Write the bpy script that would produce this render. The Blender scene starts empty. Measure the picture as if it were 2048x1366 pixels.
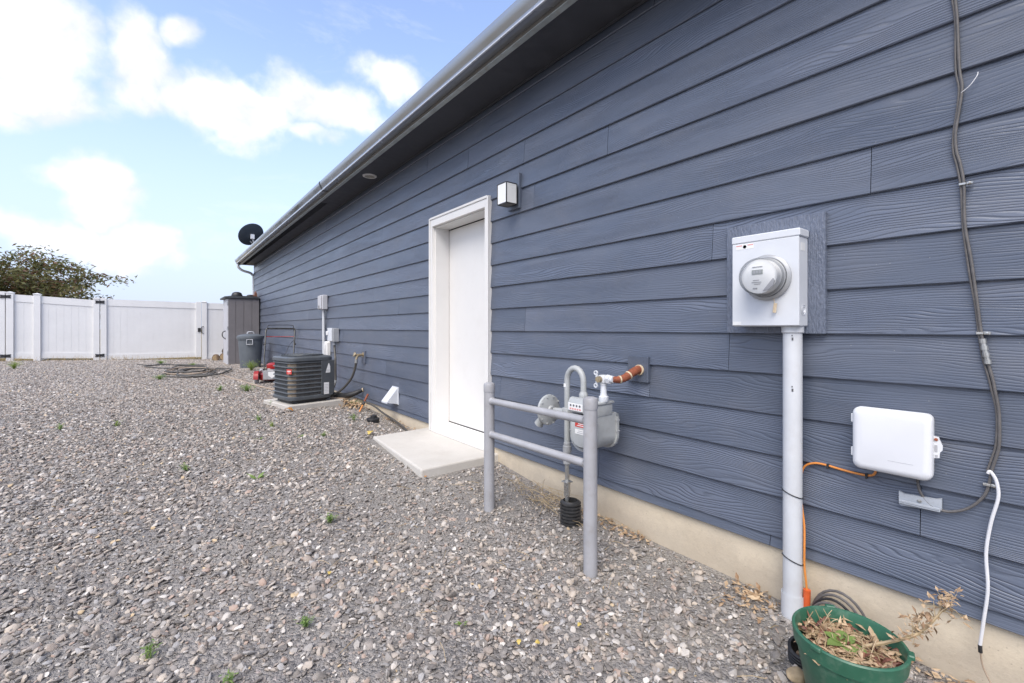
import bpy, bmesh, math, random
import numpy as np
from mathutils import Vector, Matrix, Euler, noise as mnoise

random.seed(7)
rng = np.random.default_rng(11)
R = math.radians
SC = bpy.context.scene
COL = SC.collection

# ------------------------------------------------------------------ camera
# world: X = distance from the camera towards the house wall, Y = along the wall, Z up
YAW = R(37.648)
D = 2.158                    # wall plane
CAM = Vector((0, 0, 1.2))
cam = bpy.data.cameras.new('camera')
cam.sensor_width = 36.0
cam.lens = 16.0
cam.shift_y = -27.0 / 2048.0
cam.clip_start = 0.05
cam.clip_end = 2000
camo = bpy.data.objects.new('camera', cam)
camo.location = CAM
camo.rotation_euler = (R(90), 0, -YAW)
COL.objects.link(camo)
SC.camera = camo

# ------------------------------------------------------------------ light
SUN_EL, SUN_AZ = R(52), R(236)       # azimuth measured clockwise from +Y
SC.view_settings.view_transform = 'Standard'
SC.view_settings.look = 'None'
SC.view_settings.gamma = 1.0
SC.view_settings.exposure = 0.98
SC.cycles.max_bounces = 6
SC.cycles.diffuse_bounces = 3
SC.cycles.glossy_bounces = 3
SC.cycles.transmission_bounces = 6
SC.cycles.caustics_reflective = False
SC.cycles.caustics_refractive = False
sd = bpy.data.lights.new('sun', 'SUN')
sd.energy = 1.7
sd.angle = R(40)
sd.color = (1.0, 0.955, 0.88)
so = bpy.data.objects.new('sun', sd)
dirv = Vector((math.sin(SUN_AZ) * math.cos(SUN_EL), math.cos(SUN_AZ) * math.cos(SUN_EL), math.sin(SUN_EL)))
so.rotation_euler = dirv.to_track_quat('Z', 'Y').to_euler()
so.location = dirv * 30
COL.objects.link(so)

# ------------------------------------------------------------------ node helpers
class NT:
    def __init__(self, tree):
        self.t = tree
        tree.nodes.clear()
    def n(self, typ, **kw):
        nd = self.t.nodes.new(typ)
        for k, v in kw.items():
            if k.startswith('i_'):
                key = k[2:]
                key = int(key) if key.isdigit() else key.replace('_', ' ')
                self.set(nd.inputs[key], v)
            else:
                setattr(nd, k, v)
        return nd
    def set(self, sock, v):
        if isinstance(v, bpy.types.NodeSocket):
            self.t.links.new(v, sock)
        elif isinstance(v, bpy.types.Node):
            self.t.links.new(v.outputs[0], sock)
        else:
            sock.default_value = v
    def math(self, op, a, b=None, c=None, clamp=False):
        nd = self.t.nodes.new('ShaderNodeMath'); nd.operation = op; nd.use_clamp = clamp
        for i, v in enumerate((a, b, c)):
            if v is not None: self.set(nd.inputs[i], v)
        return nd.outputs[0]
    def vmath(self, op, a, b=None, out=0):
        nd = self.t.nodes.new('ShaderNodeVectorMath'); nd.operation = op
        self.set(nd.inputs[0], a)
        if b is not None: self.set(nd.inputs[1], b)
        return nd.outputs[out]
    def noise(self, vec, scale, detail=2.0, rough=0.5, dist=0.0, out=0):
        nd = self.t.nodes.new('ShaderNodeTexNoise')
        if vec is not None: self.set(nd.inputs['Vector'], vec)
        nd.inputs['Scale'].default_value = scale; nd.inputs['Detail'].default_value = detail
        nd.inputs['Roughness'].default_value = rough; nd.inputs['Distortion'].default_value = dist
        return nd.outputs[out]
    def ramp(self, fac, stops, interp='LINEAR'):
        nd = self.t.nodes.new('ShaderNodeValToRGB'); cr = nd.color_ramp; cr.interpolation = interp
        while len(cr.elements) < len(stops): cr.elements.new(0.5)
        for e, (p, c) in zip(cr.elements, stops):
            e.position = p
            e.color = tuple(c) + (1,) if hasattr(c, '__len__') else (c, c, c, 1)
        self.set(nd.inputs[0], fac)
        return nd.outputs[0]
    def mix(self, fac, a, b, mode='MIX'):
        nd = self.t.nodes.new('ShaderNodeMix'); nd.data_type = 'RGBA'; nd.blend_type = mode
        self.set(nd.inputs[0], fac)
        for s, v in ((6, a), (7, b)):
            if isinstance(v, (tuple, list)) and len(v) == 3: v = tuple(v) + (1,)
            self.set(nd.inputs[s], v)
        return nd.outputs[2]
    def maprange(self, v, a, b, c=0.0, d=1.0, smooth=False):
        nd = self.t.nodes.new('ShaderNodeMapRange')
        if smooth: nd.interpolation_type = 'SMOOTHSTEP'
        self.set(nd.inputs[0], v)
        for i, x in enumerate((a, b, c, d)): nd.inputs[i + 1].default_value = x
        return nd.outputs[0]
    def bump(self, h, strength=0.3, dist=0.01, normal=None):
        nd = self.t.nodes.new('ShaderNodeBump')
        nd.inputs['Strength'].default_value = strength; nd.inputs['Distance'].default_value = dist
        self.set(nd.inputs['Height'], h)
        if normal is not None: self.set(nd.inputs['Normal'], normal)
        return nd.outputs[0]

# ------------------------------------------------------------------ world: clear sky with fair-weather cloud
def pix_dir(x, y):
    a = Vector(((x - 1024) / 910.0, 1.0, (656 - y) / 910.0))
    c, s = math.cos(YAW), math.sin(YAW)
    return Vector((a.x * c + a.y * s, a.y * c - a.x * s, a.z)).normalized()

world = bpy.data.worlds.new('World'); SC.world = world; world.use_nodes = True
w = NT(world.node_tree)
tc = w.n('ShaderNodeTexCoord')
dvec = tc.outputs['Generated']
sky = w.n('ShaderNodeTexSky', sky_type='NISHITA')
sky.sun_disc = False; sky.sun_elevation = SUN_EL; sky.sun_rotation = SUN_AZ
sky.air_density = 1.0; sky.dust_density = 1.6; sky.ozone_density = 1.6; sky.altitude = 700
warp = w.vmath('MULTIPLY', w.vmath('SUBTRACT', w.noise(dvec, 5.0, 4, 0.6, out=1), (0.5, 0.5, 0.5)), (0.16, 0.16, 0.13))
wd = w.vmath('ADD', dvec, warp)
blobs = [  # cloud centres in view: pixel, half width, half height (pixels of the photograph), weight
    (50, 60, 140, 130, 1.0), (110, 190, 120, 70, 1.0), (300, 110, 100, 72, 1.0), (390, 78, 52, 44, .95), (300, 190, 90, 60, .7), (480, 225, 165, 66, 1.15),
    (650, 222, 140, 62, .95), (800, 165, 95, 50, .85), (640, 285, 75, 28, .7), (190, 385, 78, 92, 1.15), (140, 480, 130, 50, .85), (285, 500, 90, 66, 1.2),
    (50, 470, 90, 45, .7), (40, 245, 80, 35, .6)]
acc = None
for (px, py, hw, hh, wt) in blobs:
    c = pix_dir(px, py)
    dd = w.vmath('SUBTRACT', wd, tuple(c))
    f = 910.0 / c.dot(Vector((math.sin(YAW), math.cos(YAW), 0))) ** 0.75
    dd = w.vmath('MULTIPLY', dd, (f / hw, f / hw, f / hh))
    ln = w.vmath('LENGTH', dd, out=1)
    g = w.math('MULTIPLY', w.maprange(ln, 0.1, 1.25, 1.0, 0.0, True), wt)
    acc = g if acc is None else w.math('MAXIMUM', acc, g)
# the rest of the sky carries the same broken cloud
lowz = w.vmath('MULTIPLY', dvec, (1.0, 1.0, 2.2))
gen = w.noise(lowz, 2.3, 5, 0.6, 0.3)
fwd = w.vmath('DOT_PRODUCT', dvec, tuple(pix_dir(420, 260)), out=1)
away = w.maprange(fwd, 0.93, 0.72, 0.0, 1.0, True)
genm = w.math('MULTIPLY', w.maprange(gen, 0.47, 0.60, 0.0, 1.0, True), away)
wisp = w.math('MULTIPLY', w.maprange(w.noise(lowz, 4.0, 6, 0.66, 0.6), 0.55, 0.78, 0.0, 1.0), 0.30)
fine = w.noise(dvec, 14.0, 5, 0.62)
m = w.math('ADD', acc, w.math('MULTIPLY', w.math('SUBTRACT', fine, 0.5), 0.95))
m = w.maprange(m, 0.16, 0.86, 0.0, 1.0, True)
m = w.math('MAXIMUM', m, genm)
m = w.math('MAXIMUM', m, wisp)
sepd = w.n('ShaderNodeSeparateXYZ', i_0=dvec)
hz = w.maprange(sepd.outputs[2], -0.02, 0.52, 0.95, 0.0, True)
shade = w.maprange(w.noise(wd, 9.0, 6, 0.6), 0.38, 0.62, 0.0, 1.0)
ccol = w.mix(shade, (5.3, 5.5, 6.0), (7.3, 7.3, 7.4))
skyc = w.mix(1.0, sky.outputs[0], (2.5, 2.2, 2.15), 'MULTIPLY')
skyh = w.mix(hz, skyc, (3.75, 4.4, 5.8))
final = w.mix(m, skyh, ccol)
bg = w.n('ShaderNodeBackground', i_Color=final, i_Strength=0.09)
world.cycles.sampling_method = 'MANUAL'; world.cycles.sample_map_resolution = 512
wo = w.n('ShaderNodeOutputWorld', i_Surface=bg)

# ------------------------------------------------------------------ materials
def new_mat(name):
    m = bpy.data.materials.new(name); m.use_nodes = True
    t = NT(m.node_tree)
    p = t.n('ShaderNodeBsdfPrincipled')
    o = t.n('ShaderNodeOutputMaterial'); t.t.links.new(p.outputs[0], o.inputs[0])
    return m, t, p

def simple(name, col, rough=0.5, metal=0.0, var=0.08, vscale=9.0, bump=0.0, bscale=120.0, spec=0.5, dirt=0.0, dirtcol=(0.16, 0.13, 0.1), rvar=0.1):
    """painted / moulded surface with slight unevenness, some grime and fine relief"""
    m, t, p = new_mat(name)
    co = t.n('ShaderNodeTexCoord').outputs['Object']
    n1 = t.noise(co, vscale, 3, 0.6)
    f = t.maprange(n1, 0.3, 0.7, 1.0 - var, 1.0 + var)
    c = t.vmath('SCALE', col); c.node.inputs['Scale'].default_value = 1.0
    t.set(c.node.inputs['Scale'], f)
    if dirt > 0:
        n2 = t.noise(co, vscale * 2.7, 5, 0.7)
        c = t.mix(t.maprange(n2, 0.5, 0.72, 0.0, dirt), c, dirtcol)
    t.set(p.inputs['Base Color'], c)
    t.set(p.inputs['Roughness'], t.maprange(n1, 0.3, 0.7, max(rough - rvar, 0.05), min(rough + rvar, 1.0)))
    p.inputs['Metallic'].default_value = metal
    p.inputs['Specular IOR Level'].default_value = spec
    if bump > 0:
        t.set(p.inputs['Normal'], t.bump(t.noise(co, bscale, 4, 0.6), bump, 0.003))
    return m

def m_siding(name, axis='Y', stip=False):
    m, t, p = new_mat(name)
    tcn = t.n('ShaderNodeTexCoord'); oi = t.n('ShaderNodeObjectInfo')
    off = t.vmath('SCALE', (37.3, 91.7, 53.1)); t.set(off.node.inputs['Scale'], oi.outputs['Random'])
    co = t.vmath('ADD', tcn.outputs['Object'], off)
    # embossed wood grain: growth-ring lines that run with the board and swirl round knots
    if axis == 'Y': a, b = (0.0, 1.3, 6.0), (0.0, 3.2, 26.0)
    else: a, b = (0.0, 7.0, 1.5), (0.0, 26.0, 3.2)
    sep = t.n('ShaderNodeSeparateXYZ', i_0=co)
    across = sep.outputs[2] if axis == 'Y' else sep.outputs[1]
    wob = t.noise(t.vmath('MULTIPLY', co, a), 1.0, 2, 0.45, 0.35)
    wob2 = t.noise(t.vmath('MULTIPLY', co, b), 1.0, 2, 0.5)
    ph = t.math('ADD', t.math('MULTIPLY', across, 92.0), t.math('ADD', t.math('MULTIPLY', wob, 14.0), t.math('MULTIPLY', wob2, 1.3)))
    ln = t.math('SINE', t.math('MULTIPLY', ph, 6.2832))
    sharp = t.math('SUBTRACT', 1.0, t.math('POWER', t.maprange(ln, -1, 1, 0, 1), 3.5))
    amp = t.maprange(t.noise(t.vmath('MULTIPLY', co, (0.0, 1.1, 6.0)), 1.0, 3, 0.6), 0.34, 0.62, 0.1, 1.0)
    h = t.math('MULTIPLY', t.math('MULTIPLY', sharp, amp), t.maprange(oi.outputs['Random'], 0, 1, 0.45, 1.05))
    fineg = t.noise(t.vmath('MULTIPLY', co, (1.0, 12.0, 160.0) if axis == 'Y' else (1.0, 160.0, 12.0)), 1.0, 3, 0.6)
    h = t.math('ADD', h, t.math('MULTIPLY', fineg, 0.35))
    if stip:
        h = t.math('ADD', t.math('MULTIPLY', h, 0.35), t.math('MULTIPLY', t.noise(t.vmath('MULTIPLY', co, (1, 130, 45)), 1.0, 3, 0.6), 2.2))
    if stip: pass
    big = t.noise(t.vmath('MULTIPLY', co, (1, 0.8, 5.0)), 1.0, 5, 0.6)
    base = t.mix(t.maprange(big, 0.3, 0.7), (0.076, 0.094, 0.134), (0.112, 0.130, 0.172))
    tone = t.maprange(oi.outputs['Random'], 0, 1, 0.9, 1.1)
    bs = t.vmath('SCALE', base); t.set(bs.node.inputs['Scale'], tone)
    worn = t.mix(t.maprange(h, 0.7, 1.3, 0.0, 0.34), bs, (0.21, 0.24, 0.32))     # chalked ridges
    dust = t.noise(tcn.outputs['Object'], 2.2, 4, 0.7)
    worn = t.mix(t.maprange(dust, 0.5, 0.78, 0.0, 0.20), worn, (0.20, 0.19, 0.185))
    speck = t.n('ShaderNodeTexVoronoi', i_Vector=co); speck.inputs['Scale'].default_value = 26.0
    worn = t.mix(t.maprange(speck.outputs['Distance'], 0.03, 0.045, 0.55, 0.0), worn, (0.42, 0.40, 0.37))
    t.set(p.inputs['Base Color'], worn)
    t.set(p.inputs['Roughness'], t.maprange(big, 0.3, 0.7, 0.30, 0.44))
    p.inputs['Specular IOR Level'].default_value = 0.7
    t.set(p.inputs['Normal'], t.bump(h, 0.7 if stip else 0.58, 0.0034))
    return m

def m_concrete(name, c1, c2, bumpv=0.25, stain=0.25, staincol=(0.16, 0.14, 0.12), splash=False):
    m, t, p = new_mat(name)
    co = t.n('ShaderNodeTexCoord').outputs['Object']
    n1 = t.noise(co, 3.0, 8, 0.65)
    n2 = t.noise(co, 90.0, 4, 0.7)
    c = t.mix(t.maprange(n1, 0.3, 0.7), c1, c2)
    c = t.mix(t.maprange(n2, 0.55, 0.8, 0.0, 0.4), c, tuple(x * 0.6 for x in c1))
    st = t.noise(t.vmath('MULTIPLY', co, (1, 1, 2.5)), 2.1, 9, 0.72)
    c = t.mix(t.maprange(st, 0.52, 0.78, 0.0, stain), c, staincol)
    if splash:
        sp = t.n('ShaderNodeSeparateXYZ', i_0=co)
        lv = t.math('ADD', sp.outputs[2], t.math('MULTIPLY', t.noise(co, 5.0, 7, 0.75), -0.34))
        c = t.mix(t.maprange(lv, -0.10, 0.02, 0.40, 0.0), c, (0.31, 0.265, 0.215))
        vv = t.n('ShaderNodeTexVoronoi', i_Vector=co); vv.inputs['Scale'].default_value = 38.0
        c = t.mix(t.maprange(vv.outputs['Distance'], 0.05, 0.10, 0.45, 0.0), c, (0.22, 0.18, 0.14))
    t.set(p.inputs['Base Color'], c); p.inputs['Roughness'].default_value = 0.88
    hh = t.math('ADD', t.math('MULTIPLY', n2, 0.5), t.noise(co, 22.0, 6, 0.6))
    t.set(p.inputs['Normal'], t.bump(hh, bumpv, 0.006))
    return m

def m_stone():
    m, t, p = new_mat('pebble')
    oi = t.n('ShaderNodeObjectInfo'); co = t.n('ShaderNodeTexCoord').outputs['Object']
    r = oi.outputs['Random']
    pal = t.ramp(r, [(0.0, (0.085, 0.08, 0.08)), (0.11, (0.16, 0.15, 0.148)), (0.25, (0.23, 0.212, 0.205)), (0.38, (0.28, 0.238, 0.212)),
                     (0.50, (0.29, 0.282, 0.28)), (0.61, (0.37, 0.33, 0.295)), (0.72, (0.34, 0.34, 0.35)), (0.80, (0.46, 0.405, 0.35)),
                     (0.87, (0.50, 0.475, 0.45)), (0.925, (0.36, 0.265, 0.22)), (0.965, (0.66, 0.63, 0.60)), (0.99, (0.50, 0.39, 0.25))], 'CONSTANT')
    off = t.vmath('SCALE', (13.0, 29.0, 7.0)); t.set(off.node.inputs['Scale'], r)
    cc = t.vmath('ADD', co, off)
    n1 = t.noise(cc, 1.4, 6, 0.65)
    c = t.mix(t.maprange(n1, 0.35, 0.7, 0.0, 0.45), pal, (0.47, 0.43, 0.39))
    n2 = t.noise(cc, 9.0, 4, 0.7)
    c = t.mix(t.maprange(n2, 0.5, 0.8, 0.0, 0.35), c, (0.17, 0.16, 0.155))
    c = t.mix(1.0, c, (1.14, 1.11, 1.06), 'MULTIPLY')
    t.set(p.inputs['Base Color'], c); p.inputs['Roughness'].default_value = 0.8
    p.inputs['Specular IOR Level'].default_value = 0.3
    t.set(p.inputs['Normal'], t.bump(n2, 0.3, 0.05))
    return m

def m_ground():
    m, t, p = new_mat('ground')
    co = t.n('ShaderNodeTexCoord').outputs['Object']
    v = t.n('ShaderNodeTexVoronoi', i_Vector=co, feature='F1'); v.inputs['Scale'].default_value = 75.0
    v2 = t.n('ShaderNodeTexVoronoi', i_Vector=co, feature='F1'); v2.inputs['Scale'].default_value = 200.0
    pal = t.ramp(v.outputs['Color'], [(0.0, (0.13, 0.125, 0.125)), (0.35, (0.23, 0.215, 0.205)), (0.6, (0.29, 0.27, 0.255)), (0.85, (0.38, 0.35, 0.32)), (1.0, (0.5, 0.40, 0.37))])
    pal2 = t.ramp(v2.outputs['Color'], [(0.0, (0.18, 0.165, 0.15)), (0.5, (0.31, 0.29, 0.265)), (1.0, (0.47, 0.44, 0.40))])
    n = t.noise(co, 1.1, 7, 0.65)
    c = t.mix(t.maprange(n, 0.42, 0.6), pal, pal2)
    sand = t.noise(co, 0.7, 8, 0.7)
    c = t.mix(t.maprange(sand, 0.55, 0.72, 0.0, 0.7), c, (0.43, 0.375, 0.30))
    sep = t.n('ShaderNodeSeparateXYZ', i_0=co)
    edge = t.math('ADD', sep.outputs[1], t.math('MULTIPLY', t.noise(co, 2.0, 6, 0.7), 0.9))
    gr = t.noise(co, 14.0, 6, 0.7)
    grass = t.mix(t.maprange(gr, 0.35, 0.65), (0.16, 0.155, 0.045), (0.36, 0.24, 0.11))
    c = t.mix(t.maprange(edge, 17.65, 17.95), c, grass)
    t.set(p.inputs['Base Color'], c); p.inputs['Roughness'].default_value = 0.95
    p.inputs['Specular IOR Level'].default_value = 0.2
    h = t.math('ADD', t.math('MULTIPLY', v.outputs['Distance'], -1.0), t.math('MULTIPLY', v2.outputs['Distance'], -0.5))
    t.set(p.inputs['Normal'], t.bump(h, 0.9, 0.012))
    return m

def m_leaf(name, c1, c2, trans=0.35):
    m, t, p = new_mat(name)
    co = t.n('ShaderNodeTexCoord').outputs['Object']
    g = t.n('ShaderNodeNewGeometry')
    rnd = g.outputs['Random Per Island']
    c = t.mix(t.math('MULTIPLY', rnd, 1.0), c1, c2)
    c = t.mix(t.maprange(t.noise(co, 6.0, 4, 0.6), 0.4, 0.7, 0.0, 0.4), c, tuple(x * 0.6 for x in c1))
    t.set(p.inputs['Base Color'], c); p.inputs['Roughness'].default_value = 0.55
    tr = t.n('ShaderNodeBsdfTranslucent'); t.set(tr.inputs[0], c)
    mx = t.n('ShaderNodeMixShader', i_0=trans); t.t.links.new(p.outputs[0], mx.inputs[1]); t.t.links.new(tr.outputs[0], mx.inputs[2])
    out = [n for n in t.t.nodes if n.type == 'OUTPUT_MATERIAL'][0]
    t.t.links.new(mx.outputs[0], out.inputs[0])
    return m

def m_fins():
    m, t, p = new_mat('coil_fins')
    co = t.n('ShaderNodeTexCoord').outputs['Object']
    n1 = t.noise(co, 7.0, 6, 0.65)
    c = t.mix(t.maprange(n1, 0.35, 0.65), (0.16, 0.135, 0.105), (0.36, 0.285, 0.20))
    t.set(p.inputs['Base Color'], c); p.inputs['Roughness'].default_value = 0.7
    w1 = t.n('ShaderNodeTexWave', i_Vector=co); w1.inputs['Scale'].default_value = 90.0
    t.set(p.inputs['Normal'], t.bump(w1.outputs[0], 0.6, 0.004))
    return m

def m_glass():
    m, t, p = new_mat('clear_glass')
    t.t.nodes.remove(p)
    fr_ = t.n('ShaderNodeFresnel'); fr_.inputs[0].default_value = 1.3
    tr = t.n('ShaderNodeBsdfTransparent'); tr.inputs[0].default_value = (0.985, 0.99, 0.99, 1)
    gl = t.n('ShaderNodeBsdfGlossy'); gl.inputs['Roughness'].default_value = 0.04
    mx = t.n('ShaderNodeMixShader', i_0=t.math('MULTIPLY', fr_.outputs[0], 0.7, clamp=True)); t.t.links.new(tr.outputs[0], mx.inputs[1]); t.t.links.new(gl.outputs[0], mx.inputs[2])
    out = [n for n in t.t.nodes if n.type == 'OUTPUT_MATERIAL'][0]
    t.t.links.new(mx.outputs[0], out.inputs[0])
    return m

M = {}
M['siding'] = m_siding('siding_paint')
M['siding_v'] = m_siding('trim_block_paint', 'Z')
M['siding_st'] = m_siding('trim_board_paint', 'Z', True)
M['found'] = m_concrete('foundation_concrete', (0.60, 0.51, 0.38), (0.70, 0.61, 0.47), 0.35, 0.3, (0.36, 0.29, 0.21), True)
M['slab'] = m_concrete('slab_concrete', (0.52, 0.49, 0.44), (0.61, 0.58, 0.53), 0.15, 0.5, (0.40, 0.36, 0.31))
M['pad'] = m_concrete('pad_concrete', (0.46, 0.43, 0.385), (0.56, 0.53, 0.48), 0.3, 0.5, (0.28, 0.24, 0.19))
M['soffit'] = simple('soffit_paint', (0.055, 0.058, 0.068), 0.6, var=0.15, bump=0.15, bscale=40)
M['fascia'] = simple('fascia_paint', (0.18, 0.17, 0.155), 0.55, var=0.15, vscale=4, dirt=0.35, dirtcol=(0.30, 0.24, 0.17))
M['gutter'] = simple('gutter_enamel', (0.36, 0.38, 0.41), 0.22, metal=0.6, var=0.06, vscale=1.5, dirt=0.0, dirtcol=(0.3, 0.27, 0.22))
M['gutter_lip'] = simple('gutter_edge', (0.62, 0.63, 0.64), 0.3, metal=0.3, var=0.06)
M['drip'] = simple('drip_edge', (0.42, 0.46, 0.45), 0.45, metal=0.2, var=0.2, vscale=6, dirt=0.4, dirtcol=(0.35, 0.27, 0.17))
M['shingle'] = simple('roof_shingle', (0.06, 0.06, 0.065), 0.9, var=0.3, vscale=20, bump=0.6, bscale=150)
M['white'] = simple('white_paint', (0.73, 0.715, 0.69), 0.45, var=0.03, vscale=3, bump=0.04, bscale=60, dirt=0.05, dirtcol=(0.5, 0.46, 0.4))
M['door'] = simple('door_paint', (0.735, 0.722, 0.70), 0.42, var=0.03, vscale=2.0, bump=0.06, bscale=30, dirt=0.10, dirtcol=(0.5, 0.47, 0.42))
M['black'] = simple('black_rubber', (0.02, 0.02, 0.022), 0.5, var=0.3, vscale=14, dirt=0.3, dirtcol=(0.12, 0.11, 0.1))
M['dark'] = simple('dark_gap', (0.012, 0.012, 0.012), 0.8)
M['vinyl'] = simple('white_vinyl', (0.75, 0.742, 0.725), 0.42, var=0.03, vscale=2.2, dirt=0.08, dirtcol=(0.55, 0.5, 0.44))
M['galv'] = simple('grey_enamel', (0.66, 0.68, 0.71), 0.38, var=0.04, vscale=6, dirt=0.06, dirtcol=(0.42, 0.4, 0.38))
M['galv2'] = simple('grey_enamel_dark', (0.40, 0.41, 0.42), 0.42, metal=0.2, var=0.08)
M['pvc'] = simple('grey_conduit', (0.60, 0.615, 0.635), 0.42, var=0.06, vscale=5, dirt=0.16, dirtcol=(0.36, 0.33, 0.29))
M['gas'] = simple('gas_grey_paint', (0.40, 0.415, 0.415), 0.45, var=0.08, vscale=12, dirt=0.2, dirtcol=(0.24, 0.22, 0.19))
M['pipe'] = simple('rail_grey_paint', (0.36, 0.36, 0.375), 0.42, var=0.09, vscale=7, dirt=0.30, dirtcol=(0.25, 0.22, 0.19), bump=0.1, bscale=80)
M['steel'] = simple('bare_steel', (0.52, 0.52, 0.50), 0.35, metal=0.8, var=0.15, vscale=25, dirt=0.35, dirtcol=(0.28, 0.2, 0.12))
M['brass'] = simple('weathered_brass', (0.42, 0.34, 0.22), 0.45, metal=0.6, var=0.2, vscale=30, dirt=0.3)
M['rust'] = simple('red_brown_wrap', (0.26, 0.075, 0.035), 0.75, var=0.35, vscale=25, bump=0.5, bscale=90, dirt=0.25, dirtcol=(0.12, 0.05, 0.03))
M['tan'] = simple('tan_tape', (0.62, 0.50, 0.34), 0.7, var=0.15, vscale=20)
M['plastic'] = simple('white_plastic', (0.74, 0.75, 0.775), 0.38, var=0.025, vscale=4, dirt=0.05, dirtcol=(0.55, 0.52, 0.48))
M['clip'] = simple('translucent_plastic', (0.42, 0.45, 0.49), 0.35, var=0.08, vscale=20, dirt=0.3, dirtcol=(0.26, 0.26, 0.26))
M['cable'] = simple('black_cable', (0.12, 0.112, 0.108), 0.5, var=0.2, vscale=30, dirt=0.35, dirtcol=(0.20, 0.18, 0.165))
M['wcable'] = simple('white_cable', (0.74, 0.735, 0.745), 0.4, var=0.05)
M['orange'] = simple('orange_cable', (0.68, 0.25, 0.05), 0.5, var=0.1, vscale=20)
M['orange2'] = simple('orange_duct', (0.62, 0.11, 0.03), 0.5, var=0.1, vscale=20)
M['pot'] = simple('green_plastic', (0.032, 0.125, 0.075), 0.42, var=0.15, vscale=9, dirt=0.22, dirtcol=(0.30, 0.33, 0.27))
M['soil'] = simple('potting_soil', (0.06, 0.042, 0.03), 0.95, var=0.4, vscale=40, bump=0.9, bscale=70)
M['ac'] = simple('condenser_grey', (0.088, 0.098, 0.108), 0.42, var=0.12, vscale=10, dirt=0.25, dirtcol=(0.16, 0.15, 0.135))
M['acp'] = simple('condenser_panel', (0.072, 0.079, 0.087), 0.4, var=0.1, vscale=8, dirt=0.15, dirtcol=(0.16, 0.14, 0.12))
M['fins'] = m_fins()
M['label'] = simple('paper_label', (0.78, 0.78, 0.77), 0.5, var=0.04)
M['ink'] = simple('label_ink', (0.10, 0.10, 0.11), 0.6)
M['inkgrey'] = simple('label_ink_grey', (0.42, 0.42, 0.44), 0.6)
M['redlabel'] = simple('red_label', (0.55, 0.05, 0.04), 0.5, var=0.05)
M['redink'] = simple('red_ink', (0.72, 0.30, 0.28), 0.6)
M['shed'] = simple('shed_resin', (0.18, 0.168, 0.172), 0.6, var=0.08, vscale=5, bump=0.2, bscale=50, dirt=0.12)
M['shed_l'] = simple('shed_light_resin', (0.50, 0.50, 0.52), 0.55, var=0.06)
M['shed_r'] = simple('shed_roof_resin', (0.05, 0.055, 0.06), 0.5, var=0.15)
M['can'] = simple('bin_plastic', (0.115, 0.130, 0.145), 0.5, var=0.1, vscale=5, dirt=0.15, dirtcol=(0.2, 0.19, 0.18))
M['can_h'] = simple('bin_handle', (0.45, 0.46, 0.48), 0.5, var=0.08)
M['red'] = simple('mower_red', (0.34, 0.022, 0.02), 0.35, var=0.1, vscale=8, dirt=0.2)
M['mgrey'] = simple('mower_grey', (0.36, 0.36, 0.37), 0.5, var=0.1, vscale=9, dirt=0.25)
M['tube'] = simple('handle_black', (0.016, 0.016, 0.018), 0.35, var=0.1)
M['dish'] = simple('dish_grey', (0.055, 0.070, 0.088), 0.45, var=0.1)
M['hose'] = simple('hose_dark', (0.075, 0.070, 0.062), 0.5, var=0.3, vscale=6, dirt=0.35, dirtcol=(0.22, 0.19, 0.15))
M['hose_t'] = simple('hose_tan', (0.36, 0.275, 0.20), 0.55, var=0.15, vscale=6)
M['log'] = simple('log_bark', (0.17, 0.115, 0.075), 0.9, var=0.4, vscale=18, bump=0.7, bscale=40)
M['logend'] = simple('log_end', (0.42, 0.30, 0.17), 0.85, var=0.2, vscale=30)
M['bark'] = simple('tree_bark', (0.10, 0.072, 0.055), 0.9, var=0.3, vscale=12, bump=0.6, bscale=30)
M['gardenstone'] = simple('tan_stone', (0.42, 0.32, 0.20), 0.85, var=0.25, vscale=25, bump=0.4, bscale=60)
M['leafg'] = m_leaf('tree_leaf', (0.10, 0.115, 0.04), (0.25, 0.23, 0.09))
M['leafr'] = m_leaf('tree_leaf_bronze', (0.17, 0.085, 0.055), (0.24, 0.16, 0.08))
M['weed'] = m_leaf('weed_leaf', (0.15, 0.27, 0.06), (0.30, 0.40, 0.12), 0.3)
M['weedy'] = m_leaf('weed_leaf_yellow', (0.20, 0.30, 0.05), (0.34, 0.40, 0.10), 0.3)
M['straw'] = m_leaf('dry_straw', (0.42, 0.31, 0.17), (0.66, 0.52, 0.33), 0.15)
M['dead'] = m_leaf('dead_leaf', (0.34, 0.21, 0.12), (0.70, 0.53, 0.34), 0.15)
M['deadr'] = m_leaf('dead_leaf_red', (0.16, 0.055, 0.04), (0.34, 0.17, 0.10), 0.15)
M['oleaf'] = m_leaf('orange_leaf', (0.55, 0.22, 0.05), (0.62, 0.30, 0.08), 0.2)
M['yleaf'] = m_leaf('yellow_leaf', (0.62, 0.45, 0.08), (0.66, 0.50, 0.16), 0.2)
M['pebble'] = m_stone()
M['ground'] = m_ground()
M['glass'] = m_glass()
M['frost'] = simple('frosted_glass', (0.80, 0.80, 0.78), 0.35, var=0.02)
M['bronze'] = simple('dark_bronze', (0.045, 0.042, 0.04), 0.4, metal=0.4, var=0.1)
M['lcd'] = simple('lcd_grey', (0.34, 0.36, 0.35), 0.3, var=0.03)
M['sleeve'] = simple('sleeve_plastic', (0.035, 0.035, 0.036), 0.4, var=0.2, vscale=20, dirt=0.4, dirtcol=(0.16, 0.145, 0.125))
M['amber'] = simple('baffle_cream', (0.42, 0.38, 0.24), 0.5, var=0.1)

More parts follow.
